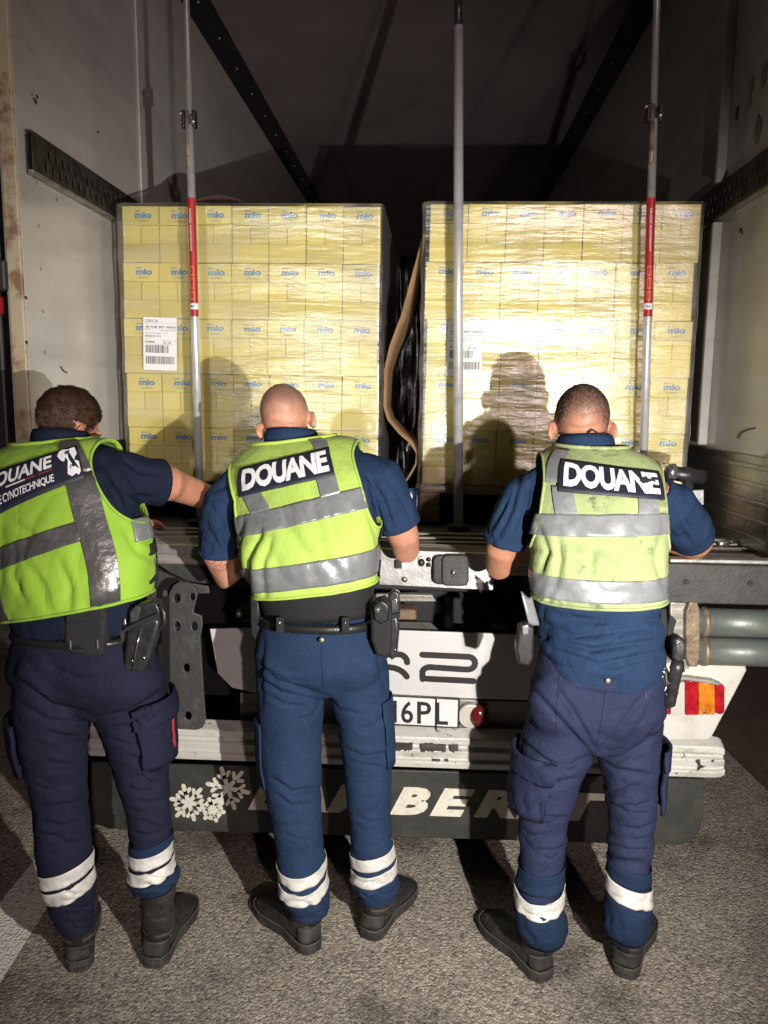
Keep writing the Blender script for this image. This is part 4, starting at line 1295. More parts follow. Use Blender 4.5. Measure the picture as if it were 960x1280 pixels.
def person(sp):
    nm = sp['key']
    base = (sum((Vector(h) for h, t in sp['feet']), Vector()) / 2)
    base.z = 0
    W_ = empty('person', base, sp['label'], 'person', 'uniformed officers at the trailer')
    tor = Torso(sp['torso'], sp['w'], sp.get('ascale', 1))
    # ---- body
    H, hm = sp['head']['c'], sp['head']['m']
    body = MB()
    k = sp['head'].get('k', 1.0)
    def hb(c, r, rot=None):
        body.ball(H + hm @ (Vector(c) * k), Vector(r) * k, hm @ rot if rot is not None else hm, 24, 16)
    hb((0, -.012, .028), (.0785, .099, .092))
    hb((0, .030, -.045), (.063, .072, .085))
    hb((0, .058, -.105), (.040, .036, .032))
    hb((0, .106, -.035), (.013, .018, .028))
    hb((0, .088, .014), (.050, .016, .012))
    hb((0, .098, -.076), (.024, .009, .009))
    for e in (-1, 1):
        hb((e * .030, .090, -.008), (.014, .010, .010))
        rot = Matrix.Rotation(e * R(26), 3, 'Z') @ Matrix.Rotation(R(-10), 3, 'X')
        hb((e * .083, -.008, -.020), (.008, .021, .029), rot)
        ring = [H + hm @ (k * (Vector((e * .083, -.008, -.020)) + rot @ Vector((e * .004, -.021 * math.cos(a), .029 * math.sin(a) + .002)))) for a in (R(q) for q in range(-110, 111, 22))]
        body.tube(ring, .0050 * k, 8)
    nk = tor.rows[-1]
    nb = Vector(nk[:3])
    body.tube([nb - Vector((0, -.03, .10)), nb, H + hm @ Vector((0, -.018, -.055)) * k, H + hm @ Vector((0, -.010, .0)) * k], [.085, .062, .058, .06], 22)
    body.loft([[q for q in r] for r in Torso([tuple(r[:4]) + (r[4] * .8, r[5] * .8, r[6]) for r in sp['torso']], sp['w'], sp.get('ascale', 1) * .84).rings(0, tor.top - .6, 24, 26)])
    for arm in sp['arms']:
        pts = [P(*q) if len(q) == 3 else Vector(q[1:]) for q in arm['pts']]
        rr = arm['r']
        rr = [rr[0] * .7] + list(rr[1:])
        body.tube(pts, [x * .86 for x in rr], 16)
        hand(body, pts[-1], arm['aim'], arm['side'])
    for leg in sp['legs']:
        body.loft(pxrings(leg, 18, shrink=.028))
    pv = sp['pelvis']
    body.loft([[c for c in r] for r in Torso([tuple(r[:4]) + (r[4] - .03, r[5] - .03, 0) for r in pv], sp['w'], sp.get('ascale', 1) * .82).rings(0, len(pv) - 1, 8, 24)])
    for (h, t), sh in zip(sp['feet'], sp['shaft']):
        d = (Vector(t) - Vector(h)); d.z = 0; d.normalize()
        a0 = Vector((h[0], h[1], 0)) + d * .058
        body.tube([Vector(sh) + Vector((0, 0, .12)), Vector(sh), a0 + Vector((0, 0, .075))], [.045, .04, .032], 14)
        body.tube([a0 + Vector((0, 0, .06)), a0 + d * .09 + Vector((0, 0, .05)), a0 + d * .18 + Vector((0, 0, .042))], [.03, .028, .018], 12)
    bme = remesh(body, 'body', .0052, 5)
    wrinkle(bme, .0016, sp['seed'] + 1, (9, 9, 30), lambda p: 1.0 if (p - nb).length < .085 else 0.0)
    wrinkle(bme, .0012, sp['seed'] + 2, (22, 22, 22), lambda p: 1.0 if p.z > .95 else 0.0, .5, 1.2)
    fold_mesh(bme, sp['skin_folds'])
    inv = hm.inverted()
    at = bme.attributes.new('stubble', 'FLOAT', 'POINT')
    vals = []
    for v in bme.vertices:
        q = inv @ (v.co - H) / k
        if q.length > .17 or abs(q.x) > .084 + .004: vals.append(0.0); continue
        line = sp['hairline'](q) + .012 * noise.noise(v.co * 38)
        m = max(0, min(1, (q.z - line) / sp['hairfade']))
        if abs(q.x) > .074 and -.045 < q.y < .03 and q.z < .018: m = 0
        vals.append(m * m * (3 - 2 * m) * sp.get('hairmax', 1))
    at.data.foreach_set('value', vals)
    bo = put('body', bme, M[sp['skin']], W_, smooth=True)
    # ---- hair
    hr = sp.get('hair')
    if hr:
        rn = random.Random(5)
        bme.calc_loop_triangles()
        cand = []
        for t in bme.loop_triangles:
            mv = sum(vals[i] for i in t.vertices) / 3
            if mv > .3: cand.append((t, mv))
        mb = MB()
        flow = hm @ Vector((0, -.75, -.65))
        vs, fs = [], []
        for _ in range(hr['n']):
            t, mv = rn.choice(cand)
            if rn.random() > mv: continue
            a, b = rn.random(), rn.random()
            if a + b > 1: a, b = 1 - a, 1 - b
            i, j, l = t.vertices
            p = bme.vertices[i].co * (1 - a - b) + bme.vertices[j].co * a + bme.vertices[l].co * b
            n = bme.vertices[i].normal
            cl = noise.noise_vector(p * 55) * .8
            d = (n * hr['lift'] + (flow - n * flow.dot(n)) * .9 + cl + Vector((rn.uniform(-.3, .3), rn.uniform(-.3, .3), rn.uniform(-.3, .3)))).normalized()
            ln = hr['len'] * rn.uniform(.6, 1.15) * (.45 + .55 * mv)
            sdv = d.cross(n)
            if sdv.length < 1e-4: continue
            sdv.normalize()
            w = hr['w']
            p = p - n * .001
            q1 = p + d * ln * .55 + n * ln * .12
            q2 = p + d * ln - n * ln * .10
            o = len(vs)
            vs += [p - sdv * w, p + sdv * w, q1 + sdv * w, q1 - sdv * w, q2]
            fs += [(o, o + 1, o + 2, o + 3), (o + 3, o + 2, o + 4)]
        mb.add(vs, fs)
        tag(mb.build('hair', M[hr['m']], W_), kind='stuff')
    # ---- shirt
    sh = MB()
    rings = tor.rings(sp.get('shirt_s0', .2), tor.top - .75, 40, 40, .006)
    sh.loft(rings)
    for arm in sp['arms']:
        pts = [P(*q) if len(q) == 3 else Vector(q[1:]) for q in arm['pts']][:arm['sleeve']]
        rr = list(arm['sr'])
        # cut the last piece of the sleeve short
        e = arm['cut']
        pts[-1] = pts[-2].lerp(pts[-1], e)
        rr[0] *= .72
        sh.tube(pts, rr, 20)
    if 'tail' in sp:
        sh.loft(Torso(sp['tail'], sp['w']).rings(0, len(sp['tail']) - 1, 14, 36))
    sme = remesh(sh, 'shirt', .0054, 7)
    wrinkle(sme, .0075, sp['seed'], (4, 4, 5), sp.get('shirt_amp'), .5, 2.8)
    wrinkle(sme, .0014, sp['seed'] + 3, (11, 10, 10), sp.get('shirt_amp'))
    fold_mesh(sme, sp['shirt_folds'])
    so = put('shirt', sme, M[sp['shirt']], W_, smooth=True)
    cpts = [nb + Vector((.073 * math.cos(a), .073 * math.sin(a), .004 + .012 * -math.sin(a))) for a in (2 * math.pi * q / 28 for q in range(29))]
    MB().loft([[p + Vector((0, 0, -.035)) + (p - nb) * .12 for p in cpts], [p + (p - nb) * .06 for p in cpts], [p + Vector((0, 0, .012)) - (p - nb) * .02 for p in cpts]], cap=False, closed=False) \
        .build('collar', M[sp['shirt']], so, smooth=True, solid=.006)
    for arm in sp['arms']:
        pts = [P(*q) if len(q) == 3 else Vector(q[1:]) for q in arm['pts']][:arm['sleeve']]
        e = pts[-2].lerp(pts[-1], arm['cut'])
        d = (pts[-1] - pts[-2]).normalized()
        r_ = arm['sr'][-1]
        MB().tube([e - d * .022, e - d * .018, e - d * .002, e + d * .001], [r_ * .9, r_ * 1.025, r_ * 1.03, r_ * .9], 24).build('sleeve_hem', M[sp['shirt']], so, smooth=True)
    # ---- vest
    V = sp['vest']
    sd = sp['seed'] * 5.3
    zcalm = crom(tor.rows, 3.5)[2]
    VF = Folds(V.get('folds', []))
    def disp(p):
        fo = VF.at(p) if (p.y < tor.rows[2][1] + .3 and tor.b.dot(p - Vector(tor.rows[2][:3])) > -.05) else 0
        q = Vector((p.x * 5 + sd, p.y * 3, p.z * 3.2))
        wv = noise.noise_vector(p * 3.2 + Vector((sd, 2, 1))) * .7
        n1 = noise.noise(q + wv)
        n2 = noise.noise(Vector((p.x * 8, p.y * 4, p.z * 4.5)) + wv * 1.6)
        n3 = noise.noise(Vector((p.x * 17, p.y * 9, p.z * 15)) + wv * 2.2)
        calm = 1 - .75 * max(0.0, min(1.0, (p.z - zcalm) / .06))
        return V.get('amp', 1) * (.006 * n1 * calm + calm * (-.0048 * max(0, 1 - 3.0 * abs(n2)) ** 1.4 + .0012 * n3 - .0014 * max(0, 1 - 3.6 * abs(n3)) ** 1.4) + .002) + fo
    OFF = V.get('off', .020)
    NU, NV = 168, 96
    s0, s1 = V['s']
    uvs, st = {}, {}
    holes = V['holes']
    def ell(ph, s):
        best, w = 1e9, None
        for (pc, dp, sc, du, dd) in holes:
            dl = (ph - pc + math.pi) % (2 * math.pi) - math.pi
            e = (dl / dp) ** 2 + ((s - sc) / (du if s > sc else dd)) ** 2
            if e < best: best, w = e, (pc, dp, sc, du, dd, dl)
        return best, w
    G_ = [[(2 * math.pi * i / NU, s0 + (s1 - s0) * j / NV) for i in range(NU)] for j in range(NV + 1)]
    inside = [[ell(*q)[0] < 1 for q in row] for row in G_]
    snap = [[False] * NU for _ in range(NV + 1)]
    for j in range(NV + 1):
        for i in range(NU):
            if inside[j][i]:
                nbr = [(j, (i + 1) % NU), (j, i - 1)] + ([(j + 1, i)] if j < NV else []) + ([(j - 1, i)] if j else [])
                if any(not inside[a][b] for a, b in nbr):
                    snap[j][i] = True
                    e, (pc, dp, sc, du, dd, dl) = ell(*G_[j][i])
                    f = 1 / math.sqrt(max(e, 1e-3))
                    G_[j][i] = (pc + dl * f, sc + (G_[j][i][1] - sc) * f)
    vm = MB()
    idx = {}
    for j in range(NV + 1):
        for i in range(NU):
            if not inside[j][i] or snap[j][i]:
                idx[(j, i)] = len(vm.v)
                vm.v.append(tor.pt(*G_[j][i], OFF, disp))
    for j in range(NV):
        for i in range(NU):
            q = [(j, i), (j, (i + 1) % NU), (j + 1, (i + 1) % NU), (j + 1, i)]
            if all(c in idx for c in q) and not all(snap[a][b] for a, b in q):
                vm.f.append(tuple(idx[c] for c in reversed(q)))
    vo = vm.build('vest', M[V['m']], W_, smooth=True, solid=-.006)
    for (pc, dp, sc, du, dd) in holes:
        ring = []
        for q in range(73):
            a = 2 * math.pi * q / 72
            s = sc + (du if math.sin(a) > 0 else dd) * math.sin(a)
            ring.append(tor.pt(pc + dp * math.cos(a), min(s, s1), OFF + .001, disp))
        MB().tube(ring, .0042, 8, cap=False).build('armhole_trim', M[V['trim']], vo, smooth=True)
    for sv, r_ in ((s0, .0045), (s1, .006)):
        ring = [tor.pt(2 * math.pi * q / 96, sv, OFF + .0005, disp) for q in range(97)]
        MB().tube(ring, r_, 8, cap=False).build('edge_trim', M[V['trim']], vo, smooth=True)
    def sheet(name, corners, m, off, par=vo, nu=72, nv=10, solid=.0016):
        """corners: (t, s) bottom-left, bottom-right, top-right, top-left on the back; |t|>1 runs round to the front"""
        def at(t, s):
            ph = tor.phi(t) if abs(t) <= 1 else (-(t - 1) if t > 1 else math.pi + (-1 - t))
            return tor.pt(ph, s, off, disp)
        (a, b), (c, d), (e, f), (g_, h) = corners
        rings = []
        for j in range(nv + 1):
            y = j / nv
            row = []
            for i in range(nu + 1):
                x = i / nu
                t = (a * (1 - x) + c * x) * (1 - y) + (g_ * (1 - x) + e * x) * y
                s = (b * (1 - x) + d * x) * (1 - y) + (h * (1 - x) + f * x) * y
                row.append(at(t, s))
            rings.append(row)
        return MB().loft(rings, cap=False, closed=False).build(name, m, par, smooth=True, solid=solid)
    for c in V['stripes']:
        sheet('reflective_stripe', c[0], M[c[1]], OFF + .0032 + (.0005 * c[2] if len(c) > 2 else 0))
    for c in V.get('straps', ()):
        sheet('strap', c, M['black_fabric'], OFF + .0056, solid=.002)
    pc = V['patch']
    sheet('name_patch', pc, M['patch_navy'], OFF + .0058, solid=.0018)
    def onpatch(x, y, off):
        (a, b), (c, d), (e, f), (g_, h) = pc
        t = (a * (1 - x) + c * x) * (1 - y) + (g_ * (1 - x) + e * x) * y
        s = (b * (1 - x) + d * x) * (1 - y) + (h * (1 - x) + f * x) * y
        return tor.back(t, s, off, disp)
    for (txt, x0, y0, x1, y1, off, spc) in V['text']:
        # each letter cut fine enough to bend with the cloth
        uv, fs, asp = text_mesh(txt, off, 0, spc)
        bm = bmesh.new()
        vv = [bm.verts.new((u, v, 0)) for u, v in uv]
        for f in fs:
            try: bm.faces.new([vv[i] for i in f])
            except ValueError: pass
        bmesh.ops.triangulate(bm, faces=bm.faces)
        for _ in range(2):
            le = [e for e in bm.edges if e.calc_length() > .06]
            if le: bmesh.ops.subdivide_edges(bm, edges=le, cuts=1)
            bmesh.ops.triangulate(bm, faces=[f for f in bm.faces if len(f.verts) > 3])
        for v in bm.verts: v.co = onpatch(x0 + (x1 - x0) * v.co.x, y0 + (y1 - y0) * v.co.y, OFF + .0082)
        me = bpy.data.meshes.new('lettering')
        bm.to_mesh(me); bm.free()
        put('lettering', me, M['patch_letter'], vo)
    for name, poly, m, off in V.get('emblem', ()):
        mb = MB()
        mb.add([onpatch(x, y, OFF + .0084 + off) for x, y in poly], [tuple(range(len(poly)))])
        mb.build(name, M[m], vo, solid=.0006)
    # ---- trousers
    tr = MB()
    pt_ = Torso(pv, sp['w'], sp.get('ascale', 1))
    tr.loft(pt_.rings(0, len(pv) - 1, 16, 40))
    for leg in sp['legs']:
        tr.loft(pxrings(leg, 26))
    for q in sp['seat']:
        tr.ball(P(*q[:3]), Vector(q[3:]), None, 20, 14)
    tme = remesh(tr, 'trousers', .0052, 14)
    wrinkle(tme, .0048, sp['seed'] + 4, sp.get('tr_stretch', (2.6, 2.6, 7.5)), sp['tr_amp'], .6, 2.6)
    wrinkle(tme, .0016, sp['seed'] + 9, (5, 5, 17), lambda p: sp['tr_amp'](p) * (1.6 if p.z < .36 else .7))
    fold_mesh(tme, sp['folds'])
    to = put('trousers', tme, M[sp['trouser']], W_, smooth=True)
    bvh = BVHTree.FromPolygons([v.co for v in tme.vertices], [tuple(p.vertices) for p in tme.polygons])
    def axis(leg, y):
        for a, b in zip(leg, leg[1:]):
            if a[2] <= y <= b[2] + .01:
                t = (y - a[2]) / (b[2] - a[2])
                q = [u + (v - u) * t for u, v in zip(a, b)]
                return P((q[0] + q[1]) / 2, q[2], q[3])
        q = leg[-1]
        return P((q[0] + q[1]) / 2, q[2], q[3])
    def band(name, leg, y0, y1, slope, m, off=.004, sag=0, a0=0, a1=360, solid=.0015, dip=0):
        rings = []
        full = a1 - a0 >= 360
        n = 110
        for j in range(9):
            c = axis(leg, y0 + (y1 - y0) * j / 8)
            row = []
            for i in range(n if full else n + 1):
                an = R(a0 + (a1 - a0) * i / n)
                d = Vector((math.cos(an), -math.sin(an), 0))
                o = c + Vector((0, 0, slope * .06 * math.cos(an) - dip * .02 * max(0, math.sin(an))))
                h = bvh.ray_cast(o, d, .3)
                row.append((h[0] if h[0] is not None and h[3] < .115 else o + d * .06) + d * off)
            rings.append(row)
        return MB().loft(rings, cap=False, closed=full).build(name, m, to, smooth=True, solid=solid)
    for bd in sp['bands']: band(*bd)
    for pk in sp.get('pockets', ()): band(*pk)
    # ---- belt
    if 'belt' in sp:
        b0, b1, off = sp['belt']
        rr = [pt_.rings(s, s, 0, 48, off)[0] for s in (b0, (b0 + b1) / 2, b1)]
        MB().loft([list(reversed(q)) for q in rr], cap=False).build('belt', M['belt'], W_, smooth=True, solid=.004)
    if 'under' in sp:
        u0, u1, off = sp['under']
        MB().loft([list(reversed(q)) for q in tor.rings(u0, u1, 6, 60, off)], cap=False).build('vest_liner', M['black_fabric'], W_, smooth=True, solid=.003)
    for (q, mm) in sp.get('buttons', ()):
        c = P(*q)
        MB().ball(c, (.008, .005, .008), None, 12, 8).build('button', M[mm], to, smooth=True)
    # ---- boots
    for (h, t), s_ in zip(sp['feet'], sp['shaft']): boot(W_, h, t, s_, M['boot'])
    return W_, tor, pt_, bme, disp

def gear(name, par, pts, Y, d, m, bevel=.006): return pxplate(name, pts, Y, d, M[m], par, bevel=bevel)

# ---------------- middle officer
legMl = [(326, 402, 800, 2.24), (321, 405, 835, 2.24), (322, 404, 870, 2.235), (322, 403, 910, 2.23), (325, 402, 950, 2.22), (334, 401, 1000, 2.20), (344, 404, 1050, 2.185), (349, 409, 1095, 2.18), (350, 412, 1118, 2.175), (362, 411, 1140, 2.175)]
legMr = [(402, 478, 800, 2.25), (402, 485, 835, 2.255), (411, 487, 870, 2.26), (423, 491, 910, 2.255), (428, 491, 950, 2.25), (433, 488, 1000, 2.235), (438, 491, 1050, 2.225), (440, 496, 1090, 2.225), (440, 500, 1104, 2.23), (448, 494, 1122, 2.23)]
RN = random.Random(21)
FOLD_M = [([(322, 826), (345, 850), (398, 866)], 6, .006), ([(324, 845), (350, 864), (396, 876)], 5, .005), ([(326, 864), (355, 880), (388, 884)], 5, .004), ([(336, 838), (356, 848), (380, 850)], 4, .003),
          ([(488, 884), (470, 906), (440, 918)], 6, .004), ([(430, 935), (455, 946), (488, 940)], 5, .007), ([(436, 952), (460, 956), (488, 964)], 5, .005), ([(340, 972), (365, 990), (400, 984)], 6, .007),
          ([(344, 992), (364, 1006), (384, 1004)], 5, .004), ([(404, 868), (394, 892), (372, 902)], 6, .004), ([(408, 868), (424, 888), (452, 892)], 6, .004), ([(470, 800), (476, 840), (484, 870)], 6, .004),
          ([(330, 800), (326, 840), (328, 880)], 6, .004)] + scatter(legMl, 1000, 1060, 3, RN, .0035, 5) + scatter(legMr, 965, 1050, 4, RN, .0035, 5) + scatter(legMl, 1112, 1138, 5, RN, .006, 4) + scatter(legMr, 1096, 1120, 5, RN, .006, 4)
SFOLD_M = [([(262, 630), (278, 655), (288, 692)], 6, .006), ([(258, 655), (268, 672), (276, 690)], 5, .004), ([(456, 590), (478, 622), (492, 662)], 6, .006), ([(462, 610), (474, 640), (480, 668)], 5, .005), ([(470, 582), (496, 612), (512, 645)], 6, .004)]
hmM = Matrix.Rotation(R(4), 3, 'Z') @ Matrix.Rotation(R(-12), 3, 'Y') @ Matrix.Rotation(R(-28), 3, 'X')
SPM = dict(
    key='m', skin_folds=[([(334, 538), (360, 547), (394, 534)], 4, .004), ([(340, 528), (362, 536), (388, 526)], 5, .003), ([(338, 508), (360, 514), (386, 506)], 8, .002)], folds=FOLD_M, shirt_folds=SFOLD_M, label='bald officer in bright yellow vest and blue trousers, tattooed elbow, middle of the three', w=R(-2), seed=1.7, skin='skin_m', shirt='shirt_m', trouser='trouser_m',
    torso=[(336, 460, 774, 2.24, .104, .105, 0.0), (328, 464, 738, 2.225, .112, .115, .12), (313, 466, 692, 2.22, .116, .12, .18), (305, 466, 648, 2.25, .12, .12, .2),
           (294, 462, 608, 2.30, .12, .11, .2), (290, 452, 583, 2.34, .106, .10, .2), (302, 440, 566, 2.37, .085, .085, .17), (325, 412, 555, 2.395, .065, .065, .10), (337, 392, 545, 2.41, .055, .055, .02)],
    head=dict(c=P(358, 527, 2.43), m=hmM, k=.97),
    hairline=lambda q: -.03 + max(0, q.y) * .9, hairfade=.08, hairmax=.85,
    arms=[dict(pts=[(305, 600, 2.33), (281, 628, 2.31), (273, 668, 2.29), (272, 700, 2.30), (276, 722, 2.33), ('w', -.44, 2.62, 1.245)], r=[.075, .064, .058, .050, .046, .034],
               sr=[.080, .068, .060, .060], sleeve=4, cut=.80, aim=(-.36, 2.75, 1.22), side=-1),
          dict(pts=[(446, 585, 2.34), (474, 600, 2.33), (490, 632, 2.33), (505, 672, 2.36), (508, 688, 2.39), ('w', -.12, 2.63, 1.25)], r=[.075, .070, .064, .058, .050, .036],
               sr=[.082, .076, .070, .066], sleeve=4, cut=.62, aim=(-.22, 2.74, 1.22), side=1)],
    legs=[legMl, legMr],
    pelvis=[(330, 468, 768, 2.24, .115, .11, 0), (323, 475, 795, 2.235, .125, .11, 0), (320, 481, 825, 2.235, .130, .11, 0), (335, 470, 846, 2.24, .10, .095, 0), (360, 446, 862, 2.245, .07, .07, 0)],
    seat=[(363, 828, 2.185, .088, .075, .095), (441, 826, 2.195, .088, .075, .095)],
    tr_amp=lambda p: (.30 if p.z > .80 else .5 if p.z > .50 else .55 + .4 * min(1, (.50 - p.z) / .2)) * (1.4 if .66 < p.z < .78 else 1),
    bands=[('reflective_band', legMl, 1072, 1086, .10, M['band_white'], .003, 0, 0, 360, .0015, .9), ('reflective_band', legMl, 1092, 1106, .10, M['band_white'], .003, 0, 0, 360, .0015, .9),
           ('reflective_band', legMr, 1059, 1073, .26, M['band_white'], .003), ('reflective_band', legMr, 1078, 1092, .26, M['band_white'], .003)],
    pockets=[('cargo_pocket', legMl, 895, 975, 0, M['trouser_m'], .004, 0, 135, 250, .006), ('cargo_pocket', legMr, 868, 950, 0, M['trouser_m'], .004, 0, -70, 42, .006)],
    belt=(-.0, .45, .008), under=(.35, 1.3, .006), buttons=[((402, 800, 2.098), 'brass')],
    feet=[(G(394, 1192), G(345, 1147)), (G(459, 1176), G(508, 1112))], shaft=[P(388, 1122, 2.20), P(471, 1106, 2.245)],
    vest=dict(m='vest_m', folds=[([(332, 664), (318, 700), (322, 744)], 7, .010), ([(344, 672), (334, 704), (338, 742)], 6, .006), ([(312, 650), (306, 680), (310, 710)], 6, .006), ([(410, 640), (418, 670), (430, 700)], 8, .004), ([(452, 628), (462, 660), (470, 690)], 7, .005), ([(360, 660), (380, 690), (420, 705)], 9, .004)], trim='trim_m', s=(1.18, 6.75), off=.019,
              holes=[(0, R(36), 4.2, 1.55, 1.75), (math.pi, R(36), 4.2, 1.55, 1.75)],
              stripes=[([(-.95, 2.85), (.92, 3.05), (.86, 3.62), (-.9, 3.42)], 'reflex'), ([(-1.6, 1.38), (1.6, 1.38), (1.6, 1.98), (-1.6, 1.98)], 'reflex'),
                       ([(-.62, 3.42), (-.34, 3.48), (-.44, 4.15), (-.70, 4.15)], 'reflex', 1), ([(.36, 3.52), (.60, 3.56), (.58, 4.3), (.34, 4.3)], 'reflex', 1),
                       ([(.42, 5.4), (.60, 5.4), (.66, 6.5), (.40, 6.5)], 'reflex', 1)],
              straps=[[(1.06, 2.2), (1.24, 2.2), (1.24, 2.45), (1.06, 2.45)], [(1.0, 1.25), (1.3, 1.1), (1.3, 1.5), (1.0, 1.65)]],
              patch=[(-.74, 3.98), (.58, 4.1), (.62, 5.5), (-.70, 5.2)],
              text=[('DOUANE', .05, .12, .96, .88, .045, .92)]))
WM, torM, pvM, bmM, dM = person(SPM)
bel = WM
gear('handcuff_pouch', WM, [(463, 760), (470, 751), (480, 748), (488, 756), (490, 790), (489, 815), (482, 823), (470, 820), (463, 800)], 2.12, .05, 'black_fabric', .010)
gear('pouch_flap', WM, [(466, 757), (478, 750), (486, 757), (486, 776), (476, 781), (467, 775)], 2.108, .02, 'belt', .006)
c = P(472, 762, 2.105)
MB().tube([c, c + Vector((0, -.006, 0))], .009, 12).build('pouch_stud', M['steel'], WM, smooth=True)
hg = gear('holster', WM, [(484, 775), (497, 770), (499, 790), (496, 822), (489, 826), (484, 815)], 2.15, .05, 'black_plastic', .007)
gear('pistol_grip', hg, [(485, 746), (492, 738), (499, 742), (500, 768), (497, 782), (487, 782)], 2.16, .035, 'black_plastic', .005)
gear('grip_plate', hg, [(489, 750), (496, 748), (497, 762), (490, 764)], 2.155, .01, 'kick', .002)
gear('magazine_pouch', WM, [(312, 748), (319, 744), (324, 752), (325, 790), (319, 800), (313, 792)], 2.2, .05, 'black_plastic', .006)

for x in (350, 432):
    c = P(x, 781, 2.105)
    MB().box(c, (.022, .012, .046)).build('belt_keeper', M['black_fabric'], WM, bevel=.003)
    MB().ball(c + Vector((0, -.007, .008)), .004, None, 8, 6).build('keeper_stud', M['steel'], WM, smooth=True)
gear('holster_strap', hg, [(484, 770), (500, 766), (500, 772), (484, 776)], 2.142, .008, 'black_fabric', .002)
for q in ((488, 800), (494, 812)):
    MB().ball(P(*q, 2.149), .0035, None, 8, 6).build('rivet', M['steel'], hg, smooth=True)
# ---------------- right officer
legRl = [(664, 746, 860, 2.12), (655, 746, 905, 2.12), (647, 742, 945, 2.115), (642, 725, 980, 2.11), (644, 714, 1020, 2.10), (647, 708, 1070, 2.085), (645, 704, 1105, 2.08), (642, 705, 1135, 2.075), (646, 710, 1156, 2.075), (655, 703, 1178, 2.075)]
legRr = [(748, 830, 860, 2.13), (744, 830, 905, 2.14), (745, 827, 945, 2.135), (752, 825, 980, 2.13), (757, 822, 1020, 2.12), (758, 817, 1070, 2.11), (758, 813, 1105, 2.105), (755, 814, 1135, 2.10), (752, 812, 1154, 2.10), (759, 805, 1174, 2.10)]
legRl = [(a + 2, b - 2, c, d) for a, b, c, d in legRl]
legRr = [(a + 2, b - 2, c, d) for a, b, c, d in legRr]
FOLD_R = [([(664, 860), (700, 900), (738, 942)], 7, .007), ([(690, 850), (716, 890), (744, 936)], 7, .006), ([(815, 855), (788, 892), (754, 936)], 7, .006), ([(745, 948), (772, 962), (805, 964)], 6, .006),
          ([(738, 944), (712, 958), (680, 952)], 6, .007), ([(650, 925), (675, 945), (705, 968)], 6, .006), ([(828, 900), (805, 930), (770, 952)], 6, .006), ([(720, 862), (760, 870), (800, 858)], 7, .004)] \
    + scatter(legRl, 965, 1080, 8, RN, .0085, 6) + scatter(legRr, 965, 1080, 8, RN, .0085, 6) + scatter(legRl, 1125, 1172, 6, RN, .007, 4.5) + scatter(legRr, 1120, 1168, 6, RN, .007, 4.5)
SFOLD_R = [([(675, 778), (720, 796), (800, 784)], 7, .007), ([(680, 796), (740, 812), (826, 800)], 7, .008), ([(692, 812), (750, 830), (820, 816)], 6, .007), ([(700, 768), (760, 780), (830, 774)], 7, .005),
           ([(720, 830), (770, 838), (812, 826)], 5, .005), ([(650, 596), (640, 636), (622, 672)], 7, .008), ([(662, 606), (654, 648), (642, 682)], 7, .008), ([(640, 612), (628, 640), (616, 660)], 6, .006),
           ([(672, 600), (668, 640), (660, 676)], 6, .006), ([(842, 630), (852, 664), (868, 684)], 7, .005), ([(850, 640), (868, 660), (880, 668)], 6, .005)]
hmR = Matrix.Rotation(R(-6), 3, 'Z') @ Matrix.Rotation(R(0), 3, 'Y') @ Matrix.Rotation(R(-24), 3, 'X')
